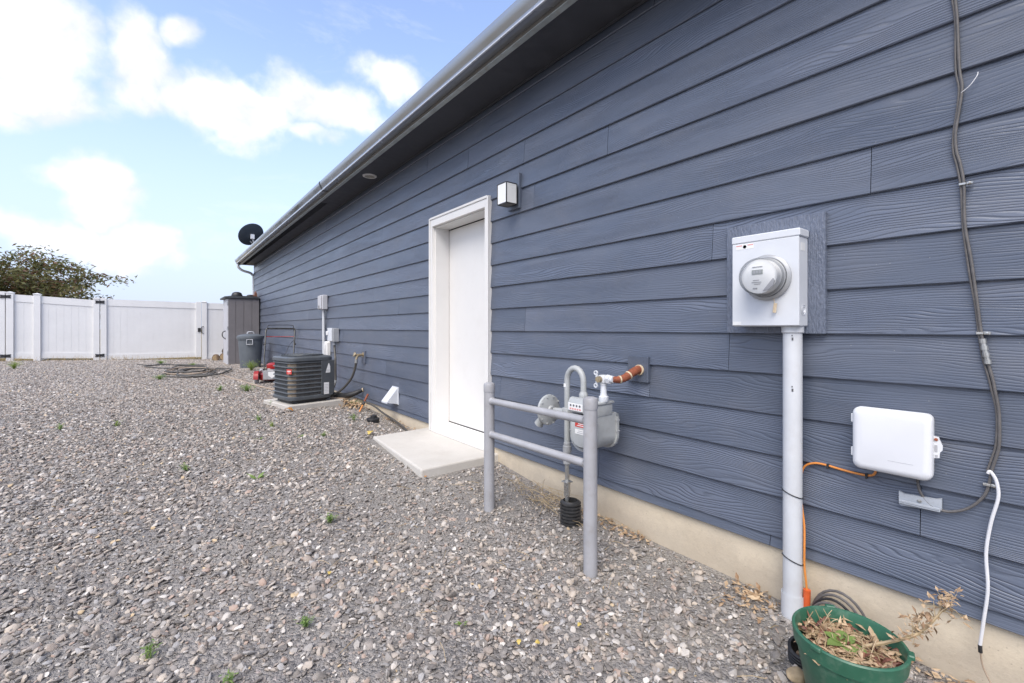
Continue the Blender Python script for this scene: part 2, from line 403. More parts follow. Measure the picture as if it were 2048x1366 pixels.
# ------------------------------------------------------------------ geometry helpers
SMALL = {'printed_lines', 'red_print', 'flange_bolts', 'label_print', 'index_dials', 'index_digits', 'badge_print', 'display_digits', 'grille_wires', 'grille_bars', 'limbs', 'latch_slot'}
class MB:
    def __init__(self): self.v = []; self.f = []
    def add(self, vs, fs):
        b = len(self.v); self.v += [tuple(x) for x in vs]; self.f += [tuple(i + b for i in f) for f in fs]; return self
    def box(self, c, s, rot=None, bev=0.0, seg=1):
        bm = bmesh.new(); bmesh.ops.create_cube(bm, size=1.0)
        for vv in bm.verts: vv.co = Vector((vv.co.x * s[0], vv.co.y * s[1], vv.co.z * s[2]))
        if bev > 0: bmesh.ops.bevel(bm, geom=list(bm.edges), offset=bev, segments=seg, profile=0.5, affect='EDGES', clamp_overlap=True)
        mt = Matrix.Translation(Vector(c)) @ (rot.to_4x4() if rot is not None else Matrix.Identity(4))
        bm.verts.index_update()
        self.add([mt @ vv.co for vv in bm.verts], [[x.index for x in ff.verts] for ff in bm.faces]); bm.free(); return self
    def box2(self, lo, hi, bev=0.0, seg=1):
        return self.box([(a + b) / 2 for a, b in zip(lo, hi)], [abs(b - a) for a, b in zip(lo, hi)], None, bev, seg)
    def prism(self, pts, ext):
        """polygon (3d points) extruded by the vector ext"""
        n = len(pts); e = Vector(ext); a = [Vector(p) for p in pts]
        return self.add(a + [p + e for p in a], [tuple(range(n - 1, -1, -1)), tuple(range(n, 2 * n))] + [(i, (i + 1) % n, (i + 1) % n + n, i + n) for i in range(n)])
    def tube(self, path, r, n=8, caps=True, smooth=0):
        P = [Vector(p) for p in path]
        if smooth: P, r = spline(P, smooth, r)
        k = len(P); rr = r if hasattr(r, '__len__') else [r] * k
        vs, fs = [], []
        t0 = (P[1] - P[0]).normalized()
        u = t0.orthogonal().normalized()
        for i in range(k):
            t = (P[min(i + 1, k - 1)] - P[max(i - 1, 0)]).normalized()
            u = (u - t * u.dot(t)); u = u.normalized() if u.length > 1e-6 else t.orthogonal().normalized()
            w_ = t.cross(u)
            for j in range(n):
                a = 2 * math.pi * j / n
                vs.append(P[i] + (u * math.cos(a) + w_ * math.sin(a)) * rr[i])
        for i in range(k - 1):
            for j in range(n):
                fs.append((i * n + j, i * n + (j + 1) % n, (i + 1) * n + (j + 1) % n, (i + 1) * n + j))
        if caps: fs.append(tuple(range(n - 1, -1, -1))); fs.append(tuple(range((k - 1) * n, k * n)))
        return self.add(vs, fs)
    def cyl(self, a, b, r, n=16, r2=None): return self.tube([a, b], [r, r if r2 is None else r2], n)
    def lathe(self, prof, o, axis=(0, 0, 1), n=24, closed=False):
        """profile of (radius, height) turned round an axis through o"""
        ax = Vector(axis).normalized(); u = ax.orthogonal().normalized(); w_ = ax.cross(u); o = Vector(o)
        vs, fs = [], []; k = len(prof)
        for (rad, h) in prof:
            for j in range(n):
                a = 2 * math.pi * j / n
                vs.append(o + ax * h + (u * math.cos(a) + w_ * math.sin(a)) * rad)
        for i in range(k - 1):
            for j in range(n): fs.append((i * n + j, i * n + (j + 1) % n, (i + 1) * n + (j + 1) % n, (i + 1) * n + j))
        if prof[0][0] > 1e-4 and not closed: fs.append(tuple(range(n - 1, -1, -1)))
        if prof[-1][0] > 1e-4 and not closed: fs.append(tuple(range((k - 1) * n, k * n)))
        if closed:
            for j in range(n): fs.append(((k - 1) * n + j, (k - 1) * n + (j + 1) % n, (j + 1) % n, j))
        return self.add(vs, fs)
    def build(self, name, mat, parent=None, smooth=35, local=False):
        off = Vector((0, 0, 0))
        if parent is not None and not local:
            p = parent
            while p is not None: off += p.location; p = p.parent
        me = bpy.data.meshes.new(name)
        me.from_pydata([tuple(Vector(v) - off) for v in self.v], [], self.f)
        bm = bmesh.new(); bm.from_mesh(me); bmesh.ops.remove_doubles(bm, verts=bm.verts, dist=1e-6)
        bmesh.ops.recalc_face_normals(bm, faces=bm.faces); bm.to_mesh(me); bm.free()
        if smooth:
            me.shade_smooth(); me.set_sharp_from_angle(angle=R(smooth))
        me.materials.append(M[mat])
        o = bpy.data.objects.new(name, me); COL.objects.link(o)
        if parent is not None: o.parent = parent
        if name in SMALL: o['kind'] = 'stuff'
        return o

def spline(P, sub, r=None):
    out, ro = [], []
    n = len(P); isr = hasattr(r, '__len__')
    for i in range(n - 1):
        p0, p1, p2, p3 = P[max(i - 1, 0)], P[i], P[i + 1], P[min(i + 2, n - 1)]
        for k in range(sub):
            t = k / sub
            out.append(0.5 * ((2 * p1) + (p2 - p0) * t + (2 * p0 - 5 * p1 + 4 * p2 - p3) * t * t + (3 * p1 - p0 - 3 * p2 + p3) * t ** 3))
            if isr: ro.append(r[i] * (1 - t) + r[i + 1] * t)
    out.append(P[-1])
    if isr: ro.append(r[-1])
    return out, (ro if isr else r)

def tag(o, label=None, cat=None, group=None, kind=None):
    if label: o['label'] = label
    if cat: o['category'] = cat
    if group: o['group'] = group
    if kind: o['kind'] = kind
    return o

def thing(name, label, cat, loc, rotz=0.0, group=None):
    o = bpy.data.objects.new(name, None); COL.objects.link(o)
    o.empty_display_size = 0.1; o.location = loc; o.rotation_euler = (0, 0, rotz)
    return tag(o, label, cat, group)

def V(*a): return Vector(a)

# ------------------------------------------------------------------ ground
_S = np.array([-60, -3, 0.5, 1.5, 2.4, 3.0, 4.1, 6, 9, 12.4, 14, 17.5, 25, 80, 400.0])
_Z = np.array([-.05, -.03, -.01, .01, .045, .118, .158, .20, .23, .25, .245, .20, .15, 0, 0.0])
def gz(n, s):
    b = float(np.interp(s, _S, _Z))
    t = min(max((s - 2.0) / 15.5, 0), 1) * (1.0 if s < 30 else max(0, 1 - (s - 30) / 30))
    b += 0.030 * max(0.0, min(1.1 - n, 6.0)) * t * t
    if 4.1 < s < 9 and n < 2.6: b -= 0.055 * math.exp(-((2.16 - n) / 0.28) ** 2) * min((s - 4.1) / .3, 1) * min((9 - s) / 1.5, 1)
    b += 0.012 * mnoise.noise(Vector((n * 0.9, s * 0.9, 0.3))) + 0.006 * mnoise.noise(Vector((n * 3, s * 3, 4.3)))
    return b

def axis_vals(lo, hi, step, far):
    a = list(np.arange(lo, hi + 1e-6, step)); d = step; x = lo
    while x > -far: d *= 1.6; x -= d; a.insert(0, x)
    d = step; x = hi
    while x < far: d *= 1.6; x += d; a.append(x)
    return a
nx = axis_vals(-6.0, 2.6, 0.12, 600); ny = axis_vals(-1.5, 19.0, 0.12, 600)
g = MB()
vs = [(x, y, gz(x, y)) for y in ny for x in nx]
W_ = len(nx)
g.add(vs, [(j * W_ + i, j * W_ + i + 1, (j + 1) * W_ + i + 1, (j + 1) * W_ + i) for j in range(len(ny) - 1) for i in range(W_ - 1)])
go = g.build('ground', 'ground', None, 180)
tag(go, None, None, None, 'structure')

# gravel: flat pebbles lying on the ground, one mass
def pebble_mesh(i):
    bm = bmesh.new(); bmesh.ops.create_icosphere(bm, subdivisions=2 if i < 4 else 1, radius=0.5)
    rr = random.Random(i * 17 + 3)
    sx, sy, sz = 1.0, rr.uniform(0.55, 0.9), rr.uniform(0.22, 0.42)
    planes = [(Vector((rr.gauss(0, 1), rr.gauss(0, 1), rr.gauss(0, 0.35))).normalized(), rr.uniform(0.27, 0.42)) for _ in range(7)]
    for v in bm.verts:
        c = v.co.copy()
        for nrm, dd in planes:
            k = c.dot(nrm) - dd
            if k > 0: c -= nrm * k * 0.92
        c *= 1.0 + 0.12 * mnoise.noise(c * 3.1 + Vector((i * 5.0, 0, 0)))
        v.co = Vector((c.x * sx, c.y * sy, c.z * sz))
    me = bpy.data.meshes.new('pebble'); bm.to_mesh(me); bm.free()
    me.shade_smooth(); me.set_sharp_from_angle(angle=R(38))
    me.materials.append(M['pebble'])
    return bpy.data.objects.new('pebble', me)

pcol = bpy.data.collections.new('pebble_shapes')
for i in range(12): pcol.objects.link(pebble_mesh(i))

def fbm(n, s, sc, z=0.0): return mnoise.fractal(Vector((n * sc, s * sc, z)), 1.0, 2.0, 4)

def in_rect(n, s, r): return r[0] < n < r[1] and r[2] < s < r[3]
pts, scl, rot = [], [], []
NP = 330000
cand_s = rng.uniform(-0.6, 17.6, NP * 2); cand_u = rng.uniform(0, 1, NP * 2)
cnt = 0
for s, u in zip(cand_s, cand_u):
    lo = -0.19 * max(s, 0) - 1.9
    n = lo + u * (2.13 - lo)
    if rng.random() > (2.13 - lo) / 7.4: continue
    # thinner where the packed grit shows: along the wall and by the meter
    d = 2.15 - n
    bare = 0.55 * math.exp(-(d / 0.45) ** 2) + 0.5 * math.exp(-(((n - 1.75) / 0.5) ** 2 + ((s - 5.0) / 0.7) ** 2))
    bare += 0.35 * math.exp(-(((n - 1.3) / 0.5) ** 2 + ((s - 2.9) / 0.8) ** 2))
    fb = fbm(n, s, 0.9)
    bare += 0.5 * max(0, fb - 0.02) * 2.2
    if rng.random() < min(bare, 0.85): 
        if rng.random() < 0.35: continue
        big = 0.0112
    else:
        big = 0.0205
    if in_rect(n, s, (1.5, 2.2, 2.95, 4.2)) or in_rect(n, s, (1.3, 2.1, 6.0, 6.75)): continue
    sc = min(max(big * math.exp(rng.normal(0, 0.46)), 0.006), 0.050)
    if s > 8: sc = max(sc, 0.019) * 1.1
    pts.append((n, s, gz(n, s) + sc * 0.05 + rng.random() * 0.006)); scl.append(sc)
    tilt = 0.36 if rng.random() < 0.7 else 0.9
    rot.append((rng.normal(0, tilt), rng.normal(0, tilt), rng.uniform(0, 6.28)))
    cnt += 1
    if cnt >= NP: break
me = bpy.data.meshes.new('gravel'); me.from_pydata(pts, [], [])
at = me.attributes.new('scl', 'FLOAT', 'POINT'); at.data.foreach_set('value', np.array(scl, dtype=np.float32))
at = me.attributes.new('rot', 'FLOAT_VECTOR', 'POINT'); at.data.foreach_set('vector', np.array(rot, dtype=np.float32).ravel())
gravel = bpy.data.objects.new('gravel', me); COL.objects.link(gravel)
tag(gravel, 'loose grey and tan flat pebbles covering the side yard', 'gravel', None, 'stuff')
ng = bpy.data.node_groups.new('scatter_pebbles', 'GeometryNodeTree')
ng.interface.new_socket('Geometry', in_out='INPUT', socket_type='NodeSocketGeometry')
ng.interface.new_socket('Geometry', in_out='OUTPUT', socket_type='NodeSocketGeometry')
gi = ng.nodes.new('NodeGroupInput'); gout = ng.nodes.new('NodeGroupOutput')
ci = ng.nodes.new('GeometryNodeCollectionInfo'); ci.inputs[0].default_value = pcol
ci.inputs['Separate Children'].default_value = True; ci.inputs['Reset Children'].default_value = True
iop = ng.nodes.new('GeometryNodeInstanceOnPoints'); iop.inputs['Pick Instance'].default_value = True
na = ng.nodes.new('GeometryNodeInputNamedAttribute'); na.data_type = 'FLOAT'; na.inputs[0].default_value = 'scl'
nr = ng.nodes.new('GeometryNodeInputNamedAttribute'); nr.data_type = 'FLOAT_VECTOR'; nr.inputs[0].default_value = 'rot'
rv = ng.nodes.new('FunctionNodeRandomValue'); rv.data_type = 'INT'
[s_ for s_ in rv.inputs if s_.name == 'Min' and s_.type == 'INT'][0].default_value = 0
[s_ for s_ in rv.inputs if s_.name == 'Max' and s_.type == 'INT'][0].default_value = 11
L = ng.links.new
L(gi.outputs[0], iop.inputs['Points']); L(ci.outputs[0], iop.inputs['Instance'])
L([s_ for s_ in rv.outputs if s_.type == 'INT'][0], iop.inputs['Instance Index'])
L([s_ for s_ in nr.outputs if s_.name == 'Attribute' and s_.enabled][0], iop.inputs['Rotation'])
L([s_ for s_ in na.outputs if s_.name == 'Attribute' and s_.enabled][0], iop.inputs['Scale'])
L(iop.outputs[0], gout.inputs[0])
md = gravel.modifiers.new('scatter', 'NODES'); md.node_group = ng

# ------------------------------------------------------------------ house
S0, S1 = -3.0, 15.09
ZB, ZL0, EXP = 0.233, 1.175, 0.179
ZSOF = 3.04
DS0, DS1, DZ0, DZ1 = 3.115, 4.035, 0.20, 2.20     # door opening (inside the casing)
house = thing('house', 'single storey house with slate blue lap siding and dark eaves', 'house', (D, 6.0, 0.0))

def P_wall(lo_s, hi_s, lo_z, hi_z, mb): mb.box2((D + 0.002, lo_s, lo_z), (D + 0.16, hi_s, hi_z))
mb = MB()
P_wall(S0, DS0, 0.25, 3.1, mb); P_wall(DS1, S1 - 0.01, 0.25, 3.1, mb); P_wall(DS0 + 0.0005, DS1 - 0.0005, DZ1, 3.1, mb)
mb.box2((D + 0.17, S0, -0.4), (D + 7.5, S1 - 0.01, 3.1))
mb.build('wall', 'soffit', house)
mb = MB(); mb.box2((D + 0.004, S0 - .01, -0.5), (D + 0.165, DS0 - 0.05, 0.238)); mb.box2((D + 0.004, DS1 + 0.05, -0.5), (D + 0.165, S1, 0.238))
mb.box2((D + 0.03, DS0 - 0.0495, -0.5), (D + 0.165, DS1 + 0.0495, 0.17))
mb.build('foundation', 'found', house)

# lap siding: rows of planks, butt joints where the photograph shows them
joints = {  # row index (bottom edge at ZL0 + k*EXP): joint positions along the wall
    9: [4.19, 7.75, 11.3], 8: [3.41, 9.4, 14.0, 0.1], 7: [2.63, 6.17, 13.2], 6: [1.83, 5.375, 11.7], 5: [2.52, 8.9, -0.5], 4: [4.478, 7.236, 14.2], 3: [0.538, 9.98, 13.4],
    2: [1.168, 5.672, 12.71], 1: [-0.4, 4.889, 8.9], 0: [2.62, 7.1, 11.5], -1: [1.086, 9.605, 6.9], -2: [1.529, 6.071, 8.813], -3: [2.929, 5.266, 9.3],
    -4: [0.395, 4.889, 8.1], -5: [1.9, 5.794, 10.6], -6: [0.9, 7.5, 12.0], 10: [1.5, 6.2, 10.4]}
for k in range(-6, 11):
    z0 = ZL0 + k * EXP; z1 = z0 + EXP
    if k == -6: z0 = ZB
    if k == 10: z1 = ZSOF - 0.004
    cuts = sorted([S0] + joints.get(k, []) + [S1])
    for a, b in zip(cuts[:-1], cuts[1:]):
        segs = [(a, b)]
        if z0 < DZ1:      # keep clear of the doorway
            segs = []
            if a < DS0 - 0.03: segs.append((a, min(b, DS0 - 0.03)))
            if b > DS1 + 0.03: segs.append((max(a, DS1 + 0.03), b))
        for (p, q) in segs:
            if q - p < 0.03: continue
            p2, q2 = p + 0.0012, q - 0.0012
            nb, ntp, top = D - 0.0195 + random.uniform(-.0015, .0015), D - 0.004, z1 + (0.02 if k < 10 else 0)
            mid = (p2 + q2) / 2
            m_ = MB()
            e = 0.0036
            prof = [(D + 0.001, z0), (nb + e, z0), (nb, z0 + e), (ntp, top), (D + 0.001, top)]
            m_.prism([(x - D, p2 - mid, z - z0) for x, z in prof], (0, q2 - p2, 0))
            o = m_.build('siding_plank', 'siding', house, 0, True)
            o.location = (0, mid - 6.0, z0)
# corner trim, seen edge on at the far end
mb = MB(); mb.box2((D - 0.012, S1, 0.233), (D + 0.09, S1 + 0.02, 3.1)); mb.build('corner_trim', 'siding_v', house)
# soffit with vent slots, fascia, gutter
FN = 1.822
soff = MB(); soff.box2((FN + 0.004, S0 - 0.2, ZSOF), (D + 0.15, S1 + 0.22, ZSOF + 0.012)); soffit = soff.build('soffit', 'soffit', house)
slots = MB()
for i in range(190):
    s = 7.0 + i * 0.0655
    if s > S1 + .15: break
    slots.box2((FN + 0.03, s, ZSOF - 0.006), (FN + 0.125, s + 0.012, ZSOF - 0.0005))
slots.build('vent_slots', 'dark', soffit)['kind'] = 'stuff'
mb = MB(); mb.box2((D - 0.022, S0, ZSOF - 0.022), (D - 0.018, S1, ZSOF - 0.002)); mb.build('soffit_moulding', 'soffit', soffit)
mb = MB(); mb.box2((FN - 0.022, S0 - .2, ZSOF - 0.012), (FN + 0.003, S1 + .22, ZSOF + 0.16)); mb.build('fascia', 'fascia', house)
mb = MB(); mb.box2((FN - 0.028, S0 - .2, ZSOF - 0.018), (FN + 0.012, S1 + .222, ZSOF - 0.0125)); mb.build('fascia_edge_strip', 'drip', house)
GB, GT = ZSOF + 0.018, ZSOF + 0.128
prof = [(FN - 0.023, GB), (FN - 0.095, GB), (FN - 0.100, GB + 0.010), (FN - 0.100, GB + 0.022), (FN - 0.112, GB + 0.045), (FN - 0.128, GB + 0.075),
        (FN - 0.133, GB + 0.098), (FN - 0.133, GT), (FN - 0.118, GT), (FN - 0.118, GT - .006), (FN - 0.127, GT - .006), (FN - 0.127, GB + .098), (FN - 0.107, GB + .05),
        (FN - 0.094, GB + .02), (FN - 0.094, GB + 0.006), (FN - 0.023, GB + 0.006)]
mb = MB(); mb.prism([(x, S0 - .2, z) for x, z in prof], (0, S1 + .42 - S0, 0)); gutter = mb.build('gutter', 'gutter', house, 25)
mb = MB(); mb.box2((FN - 0.103, S0 - .2, GB - 0.003), (FN - 0.092, S1 + .221, GB + 0.006)); mb.build('gutter_lower_edge', 'gutter_lip', gutter)
mb = MB(); mb.prism([(x - (0.003 if x < FN - .05 else 0), 6.42, z - (0.003 if z < GB + .01 else 0) + (.002 if z > GT - .003 else 0)) for x, z in prof[:8]] + [(FN - .125, 6.42, GT + .002)], (0, 0.035, 0)); mb.build('gutter_joint', 'black', gutter)
mb = MB(); mb.prism([(x, S1 + .2205, z) for x, z in [(FN - .023, GB), (FN - .095, GB), (FN - .1, GB + .022), (FN - .133, GB + .098), (FN - .133, GT), (FN - .023, GT)]], (0, .004, 0)); mb.build('gutter_end_cap', 'gutter', gutter)
gp = S1 + 0.12
mb = MB(); mb.tube([(FN - 0.06, gp, GB + .01), (FN - 0.06, gp, GB - 0.05), (FN - 0.045, gp, GB - 0.11), (FN + 0.05, gp, GB - 0.19), (D - 0.10, gp - .02, GB - 0.25), (D - 0.03, gp - 0.01, GB - 0.31), (D - 0.005, gp, GB - 0.42), (D - 0.005, gp, 1.5), (D - .005, gp, 0.45)], 0.036, 10, True, 6)
mb.build('downspout', 'gutter_lip', house)
mb = MB(); rp = [(FN - 0.06, GT + 0.03), (FN + 3.8, GT + 1.30), (FN + 3.8, GT + 1.34), (FN - 0.06, GT + 0.05)]
mb.prism([(x, S0 - .25, z) for x, z in rp], (0, S1 - S0 + .5, 0))
mb.prism([(2 * (FN + 3.8) - x, S0 - .25, z) for x, z in rp], (0, S1 - S0 + .5, 0)); mb.build('roof', 'shingle', house)
mb = MB(); mb.prism([(D + .01, S1 - 0.02, 3.1), (D + 7.4, S1 - 0.02, 3.1), (FN + 3.8, S1 - 0.02, GT + 1.25)], (0, .015, 0)); mb.build('gable_end', 'soffit', house)

# doorway: casing, jambs, slab, threshold
mb = MB()
door = thing('door', None, None, (0, 0, 0)); door.parent = house; door.location = (0, 3.575 - 6.0, 0.2); del_ = None
CN = D - 0.040
cas = MB(); cw = 0.055
cas.prism([(CN, DS1, 0.185), (CN, DS1 + cw, 0.185), (CN, DS1 + cw, DZ1 + cw + .03), (CN, DS1, DZ1)], (0.045, 0, 0))
cas.build('casing', 'white', door)
cas = MB(); cas.prism([(CN, DS0 - cw, 0.185), (CN, DS0, 0.185), (CN, DS0, DZ1), (CN, DS0 - cw, DZ1 + cw + .03)], (0.045, 0, 0)); cas.build('casing', 'white', door)
cas = MB(); cas.prism([(CN, DS0, DZ1 + .0005), (CN, DS1, DZ1 + .0005), (CN, DS1 + cw, DZ1 + cw + .03), (CN, DS0 - cw, DZ1 + cw + .03)], (0.045, 0, 0)); hd = cas.build('casing', 'white', door)
for lo, hi in (((CN - .008, DS1 + cw - .016, .186), (CN - .0005, DS1 + cw + .003, DZ1 + cw + .026)), ((CN - .008, DS0 - cw - .003, .186), (CN - .0005, DS0 - cw + .016, DZ1 + cw + .026)), ((CN - .008, DS0 - cw + .0165, DZ1 + cw + .012), (CN - .0005, DS1 + cw - .0165, DZ1 + cw + .033))):
    mb = MB(); mb.box2(lo, hi, .002); mb.build('casing_bead', 'white', door)
JN = 2.305
mb = MB(); mb.box2((CN + .0455, DS1 - 0.0, .187), (JN + .05, DS1 + 0.03, DZ1)); mb.box2((CN + .035, DS1 - .012, .189), (JN - .004, DS1 - .0005, DZ1 - .013)); mb.build('jamb', 'white', door)
mb = MB(); mb.box2((CN + .0455, DS0 - 0.03, .187), (JN + .05, DS0, DZ1)); mb.box2((CN + .035, DS0 + .0005, .189), (JN - .004, DS0 + .012, DZ1 - .013)); mb.build('jamb', 'white', door)
mb = MB(); mb.box2((CN + .035, DS0 + .0005, DZ1 - .012), (JN - .004, DS1 - .0005, DZ1 - .0005)); mb.build('head_jamb', 'white', door)
mb = MB(); mb.box2((JN, DS0 + .006, .262), (JN + .045, DS1 - .006, DZ1 - .020), .002); mb.build('door_slab', 'door', door)
mb = MB(); mb.box2((JN + .02, DS0 - .02, .19), (JN + .06, DS1 + .02, DZ1 + .02)); mb.build('weatherstrip', 'dark', door)
mb = MB(); mb.prism([(CN - .008, DS0, .186), (CN - .008, DS0, .205), (JN - .03, DS0, .252), (JN + .03, DS0, .258), (JN + .03, DS0, .186)], (0, DS1 - DS0, 0)); mb.build('threshold', 'white', door)
mb = MB(); mb.box2((JN - .0055, DS0 + .013, .2545), (JN - .001, DS1 - .013, .2615)); mb.build('door_sweep', 'black', door)
mb = MB(); mb.box2((CN - .0015, DS1 + .024, .20), (CN + .001, DS1 + .0265, .56)); mb.build('casing_crack', 'inkgrey', door)

# painted blocks behind fixtures
mb = MB(); mb.box2((D - .036, .682, 1.176), (D - .004, 1.086, 1.672), .002); mb.build('meter_trim_board', 'siding_st', house)
mb = MB(); mb.box2((D - .040, 2.66, 2.10), (D - .004, 2.80, 2.362), .002); mb.build('light_trim_block', 'siding_v', house)
mb = MB(); mb.box2((D - .034, 1.527, .897), (D - .004, 1.665, 1.04), .002); mb.build('gas_trim_block', 'siding_v', house)
mb = MB(); mb.box2((D - .034, 5.93, .73), (D - .004, 6.06, .90), .002); mb.build('tap_trim_block', 'siding_v', house)

# concrete step at the door
st = MB(); zt = 0.183
st.prism([(1.478, 2.985, zt - .2), (D + .028, 2.985, zt - .2), (D + .028, 4.22, zt - .2), (1.575, 4.18, zt - .2)], (0, 0, .2))
so_ = st.build('door_step', 'slab', None, 0)
bv = so_.modifiers.new('edge', 'BEVEL'); bv.width = 0.012; bv.segments = 2
tag(so_, 'pale concrete step slab in front of the white door', 'step')

# recessed light in the soffit
t = thing('soffit_light', 'small round white recessed light set in the dark soffit', 'light', (2.0, 5.41, ZSOF - .02))
mb = MB(); mb.lathe([(.060, ZSOF - .004), (.063, ZSOF - .012), (.082, ZSOF - .008), (.085, ZSOF + .002)], (2.0, 5.41, 0), (0, 0, 1), 28, True); mb.build('trim_ring', 'white', t)
mb = MB(); mb.lathe([(0.0001, ZSOF - .0005), (.0605, ZSOF - .0015)], (2.0, 5.41, 0), (0, 0, 1), 24); mb.build('baffle', 'amber', t)
mb = MB()
for i in range(5): mb.box2((1.96 + i * .02 - .003, 5.37, ZSOF - .009), (1.96 + i * .02 + .003, 5.45, ZSOF - .004))
mb.build('grille_bars', 'inkgrey', t)

# ------------------------------------------------------------------ wall lantern
t = thing('wall_lantern', 'square frosted glass wall lantern with dark frame beside the white door', 'lantern', (2.05, 2.715, 2.1))
x0, x1, y0, y1, z0, z1 = 2.002, 2.098, 2.662, 2.772, 2.122, 2.272
fr = 0.006
mb = MB()
for X in (x0, x1):
    for Y in (y0, y1): mb.box2((X - fr / 2, Y - fr / 2, z0), (X + fr / 2, Y + fr / 2, z1))
for Z in (z0, z1):
    h = fr
    for X in (x0, x1): mb.box2((X - fr / 2 + .0004, y0 + fr / 2, Z - h / 2), (X + fr / 2 - .0004, y1 - fr / 2, Z + h / 2))
    for Y in (y0, y1): mb.box2((x0 + fr / 2, Y - fr / 2 + .0004, Z - h / 2), (x1 - fr / 2, Y + fr / 2 - .0004, Z + h / 2))
mb.build('frame', 'bronze', t)
for lo, hi in (((x0 - .001, y0 + .004, z0 + .004), (x0 + .002, y1 - .004, z1 - .004)), ((x0 + .004, y0 - .001, z0 + .004), (x1 - .004, y0 + .002, z1 - .004)), ((x0 + .004, y1 - .002, z0 + .004), (x1 - .004, y1 + .001, z1 - .004))):
    mb = MB(); mb.box2(lo, hi); mb.build('glass_pane', 'frost', t)
mb = MB(); mb.box2((x0 + .004, y0 + .004, z0 - .001), (x1 - .004, y1 - .004, z0 + .002)); mb.build('bottom_plate', 'fascia', t)
mb = MB(); mb.box2((x0 + .004, y0 + .004, z1 - .002), (x1 - .004, y1 - .004, z1 + .001)); mb.box2((2.03, 2.69, z1 + .001), (2.09, 2.74, z1 + .010)); mb.build('top_plate', 'bronze', t)
mb = MB(); mb.box2((x1 + .004, 2.682, 2.128), (D - .0405, 2.752, 2.262), .003); mb.build('back_plate', 'bronze', t)
mb = MB(); mb.cyl((2.108, 2.6815, 2.21), (2.108, 2.676, 2.21), .006, 10); mb.build('screw', 'steel', t)

# ------------------------------------------------------------------ electric meter
t = thing('electric_meter', 'light grey electric meter box with round glass meter and tall conduit', 'electric meter', (2.1, .87, 0.0))
bx0, bx1, by0, by1, bz0, bz1 = 2.030, D - .0365, .742, 1.012, 1.207, 1.60
mb = MB(); mb.box2((bx0 + .002, by0 + .002, bz0), (bx1, by1 - .002, bz1 - .028), .004); enc = mb.build('enclosure', 'galv', t)
mb = MB(); mb.box2((bx0 - .004, by0 - .003, bz1 - .028), (bx1, by1 + .003, bz1 + .004), .004); mb.build('hood', 'galv', t)
mb = MB(); mb.box2((bx0 - .0045, by0 + .0005, bz0 + .003), (bx0 + .0015, by1 - .001, bz1 - .0295), .002); cov = mb.build('cover', 'galv', t)
mc = (bx0 - .005, .862, 1.412)
mb = MB(); mb.lathe([(.094, -.002), (.096, .010), (.090, .016), (.083, .018), (.083, -.002)], mc, (-1, 0, 0), 40, True); mb.build('socket_ring', 'galv2', t)
mb = MB(); mb.lathe([(.0001, .016), (.081, .0165), (.081, .030), (.077, .032), (.0001, .0325)], mc, (-1, 0, 0), 40); base = mb.build('meter_base', 'galv2', t)
mb = MB(); mb.lathe([(.079, .03), (.079, .045), (.075, .05), (.0745, .094), (.071, .100), (.060, .103), (.0001, .104)], mc, (-1, 0, 0), 44); mb.build('glass_dome', 'glass', t)
mb = MB(); mb.lathe([(.0001, .034), (.070, .034), (.070, .077), (.0001, .080)], mc, (-1, 0, 0), 40); reg = mb.build('register', 'label', t)
fx = mc[0] - .0805
mb = MB(); mb.box2((fx - .001, .846, 1.421), (fx + .003, .889, 1.440)); mb.build('display', 'lcd', reg)
mb = MB()
for i in range(3): mb.box2((fx - .0016, .853 + i * .011, 1.425), (fx - .0005, .860 + i * .011, 1.436))
mb.build('display_digits', 'inkgrey', reg)
mb = MB()
for (a, b, zz, h) in ((.848, .888, 1.452, .0015), (.86, .885, 1.396, .0022), (.852, .89, 1.388, .0022), (.855, .88, 1.3805, .0022), (.868, .885, 1.362, .004)): mb.box2((fx - .0006, a, zz), (fx + .002, b, zz + h))
mb.build('printed_lines', 'inkgrey', reg)
mb = MB(); mb.prism([(fx - .0002, .846, 1.352), (fx - .0002, .806, 1.402), (fx - .0002, .800, 1.39), (fx - .0002, .806, 1.372), (fx - .0002, .822, 1.356)], (.003, 0, 0)); mb.build('grey_patch', 'inkgrey', reg)
mb = MB(); mb.cyl((mc[0] - .012, .832, 1.322), (mc[0] - .012, .828, 1.300), .0012, 6); mb.box((mc[0] - .014, .8265, 1.283), (.006, .012, .040), Euler((R(7), 0, 0)).to_matrix(), .001); mb.build('seal_tag', 'tan', t)
mb = MB(); mb.box2((bx0 - .0052, .918, 1.545), (bx0 - .0046, .995, 1.566)); lab = mb.build('warning_label', 'label', t)
mb = MB(); mb.box2((bx0 - .0056, .967, 1.5595), (bx0 - .00525, .993, 1.5635)); mb.box2((bx0 - .0056, .920, 1.5595), (bx0 - .00525, .944, 1.5635)); mb.build('red_print', 'redink', lab)
mb = MB(); mb.lathe([(.0001, .0001), (.0075, .0001)], (bx0 - .0054, .956, 1.5555), (-1, 0, 0), 12); mb.build('hazard_mark', 'ink', lab)
mb = MB(); mb.box2((bx0 - .0052, .972, 1.213), (bx0 - .0046, 1.008, 1.228)); mb.build('rating_label', 'label', t)
mb = MB(); mb.box2((2.05, by0 + .0013, 1.515), (2.09, by0 + .0021, 1.548)); mb.build('side_label', 'label', t)
mb = MB(); mb.lathe([(.022, 0), (.024, .0015), (.020, .002), (.019, 0)], (2.075, by0 + .0022, 1.275), (0, -1, 0), 24, True); mb.lathe([(.013, 0), (.014, .0015), (.011, .002), (.010, 0)], (2.075, by0 + .0022, 1.275), (0, -1, 0), 24, True); mb.build('knockout', 'galv', t)
cc = (2.088, .789)
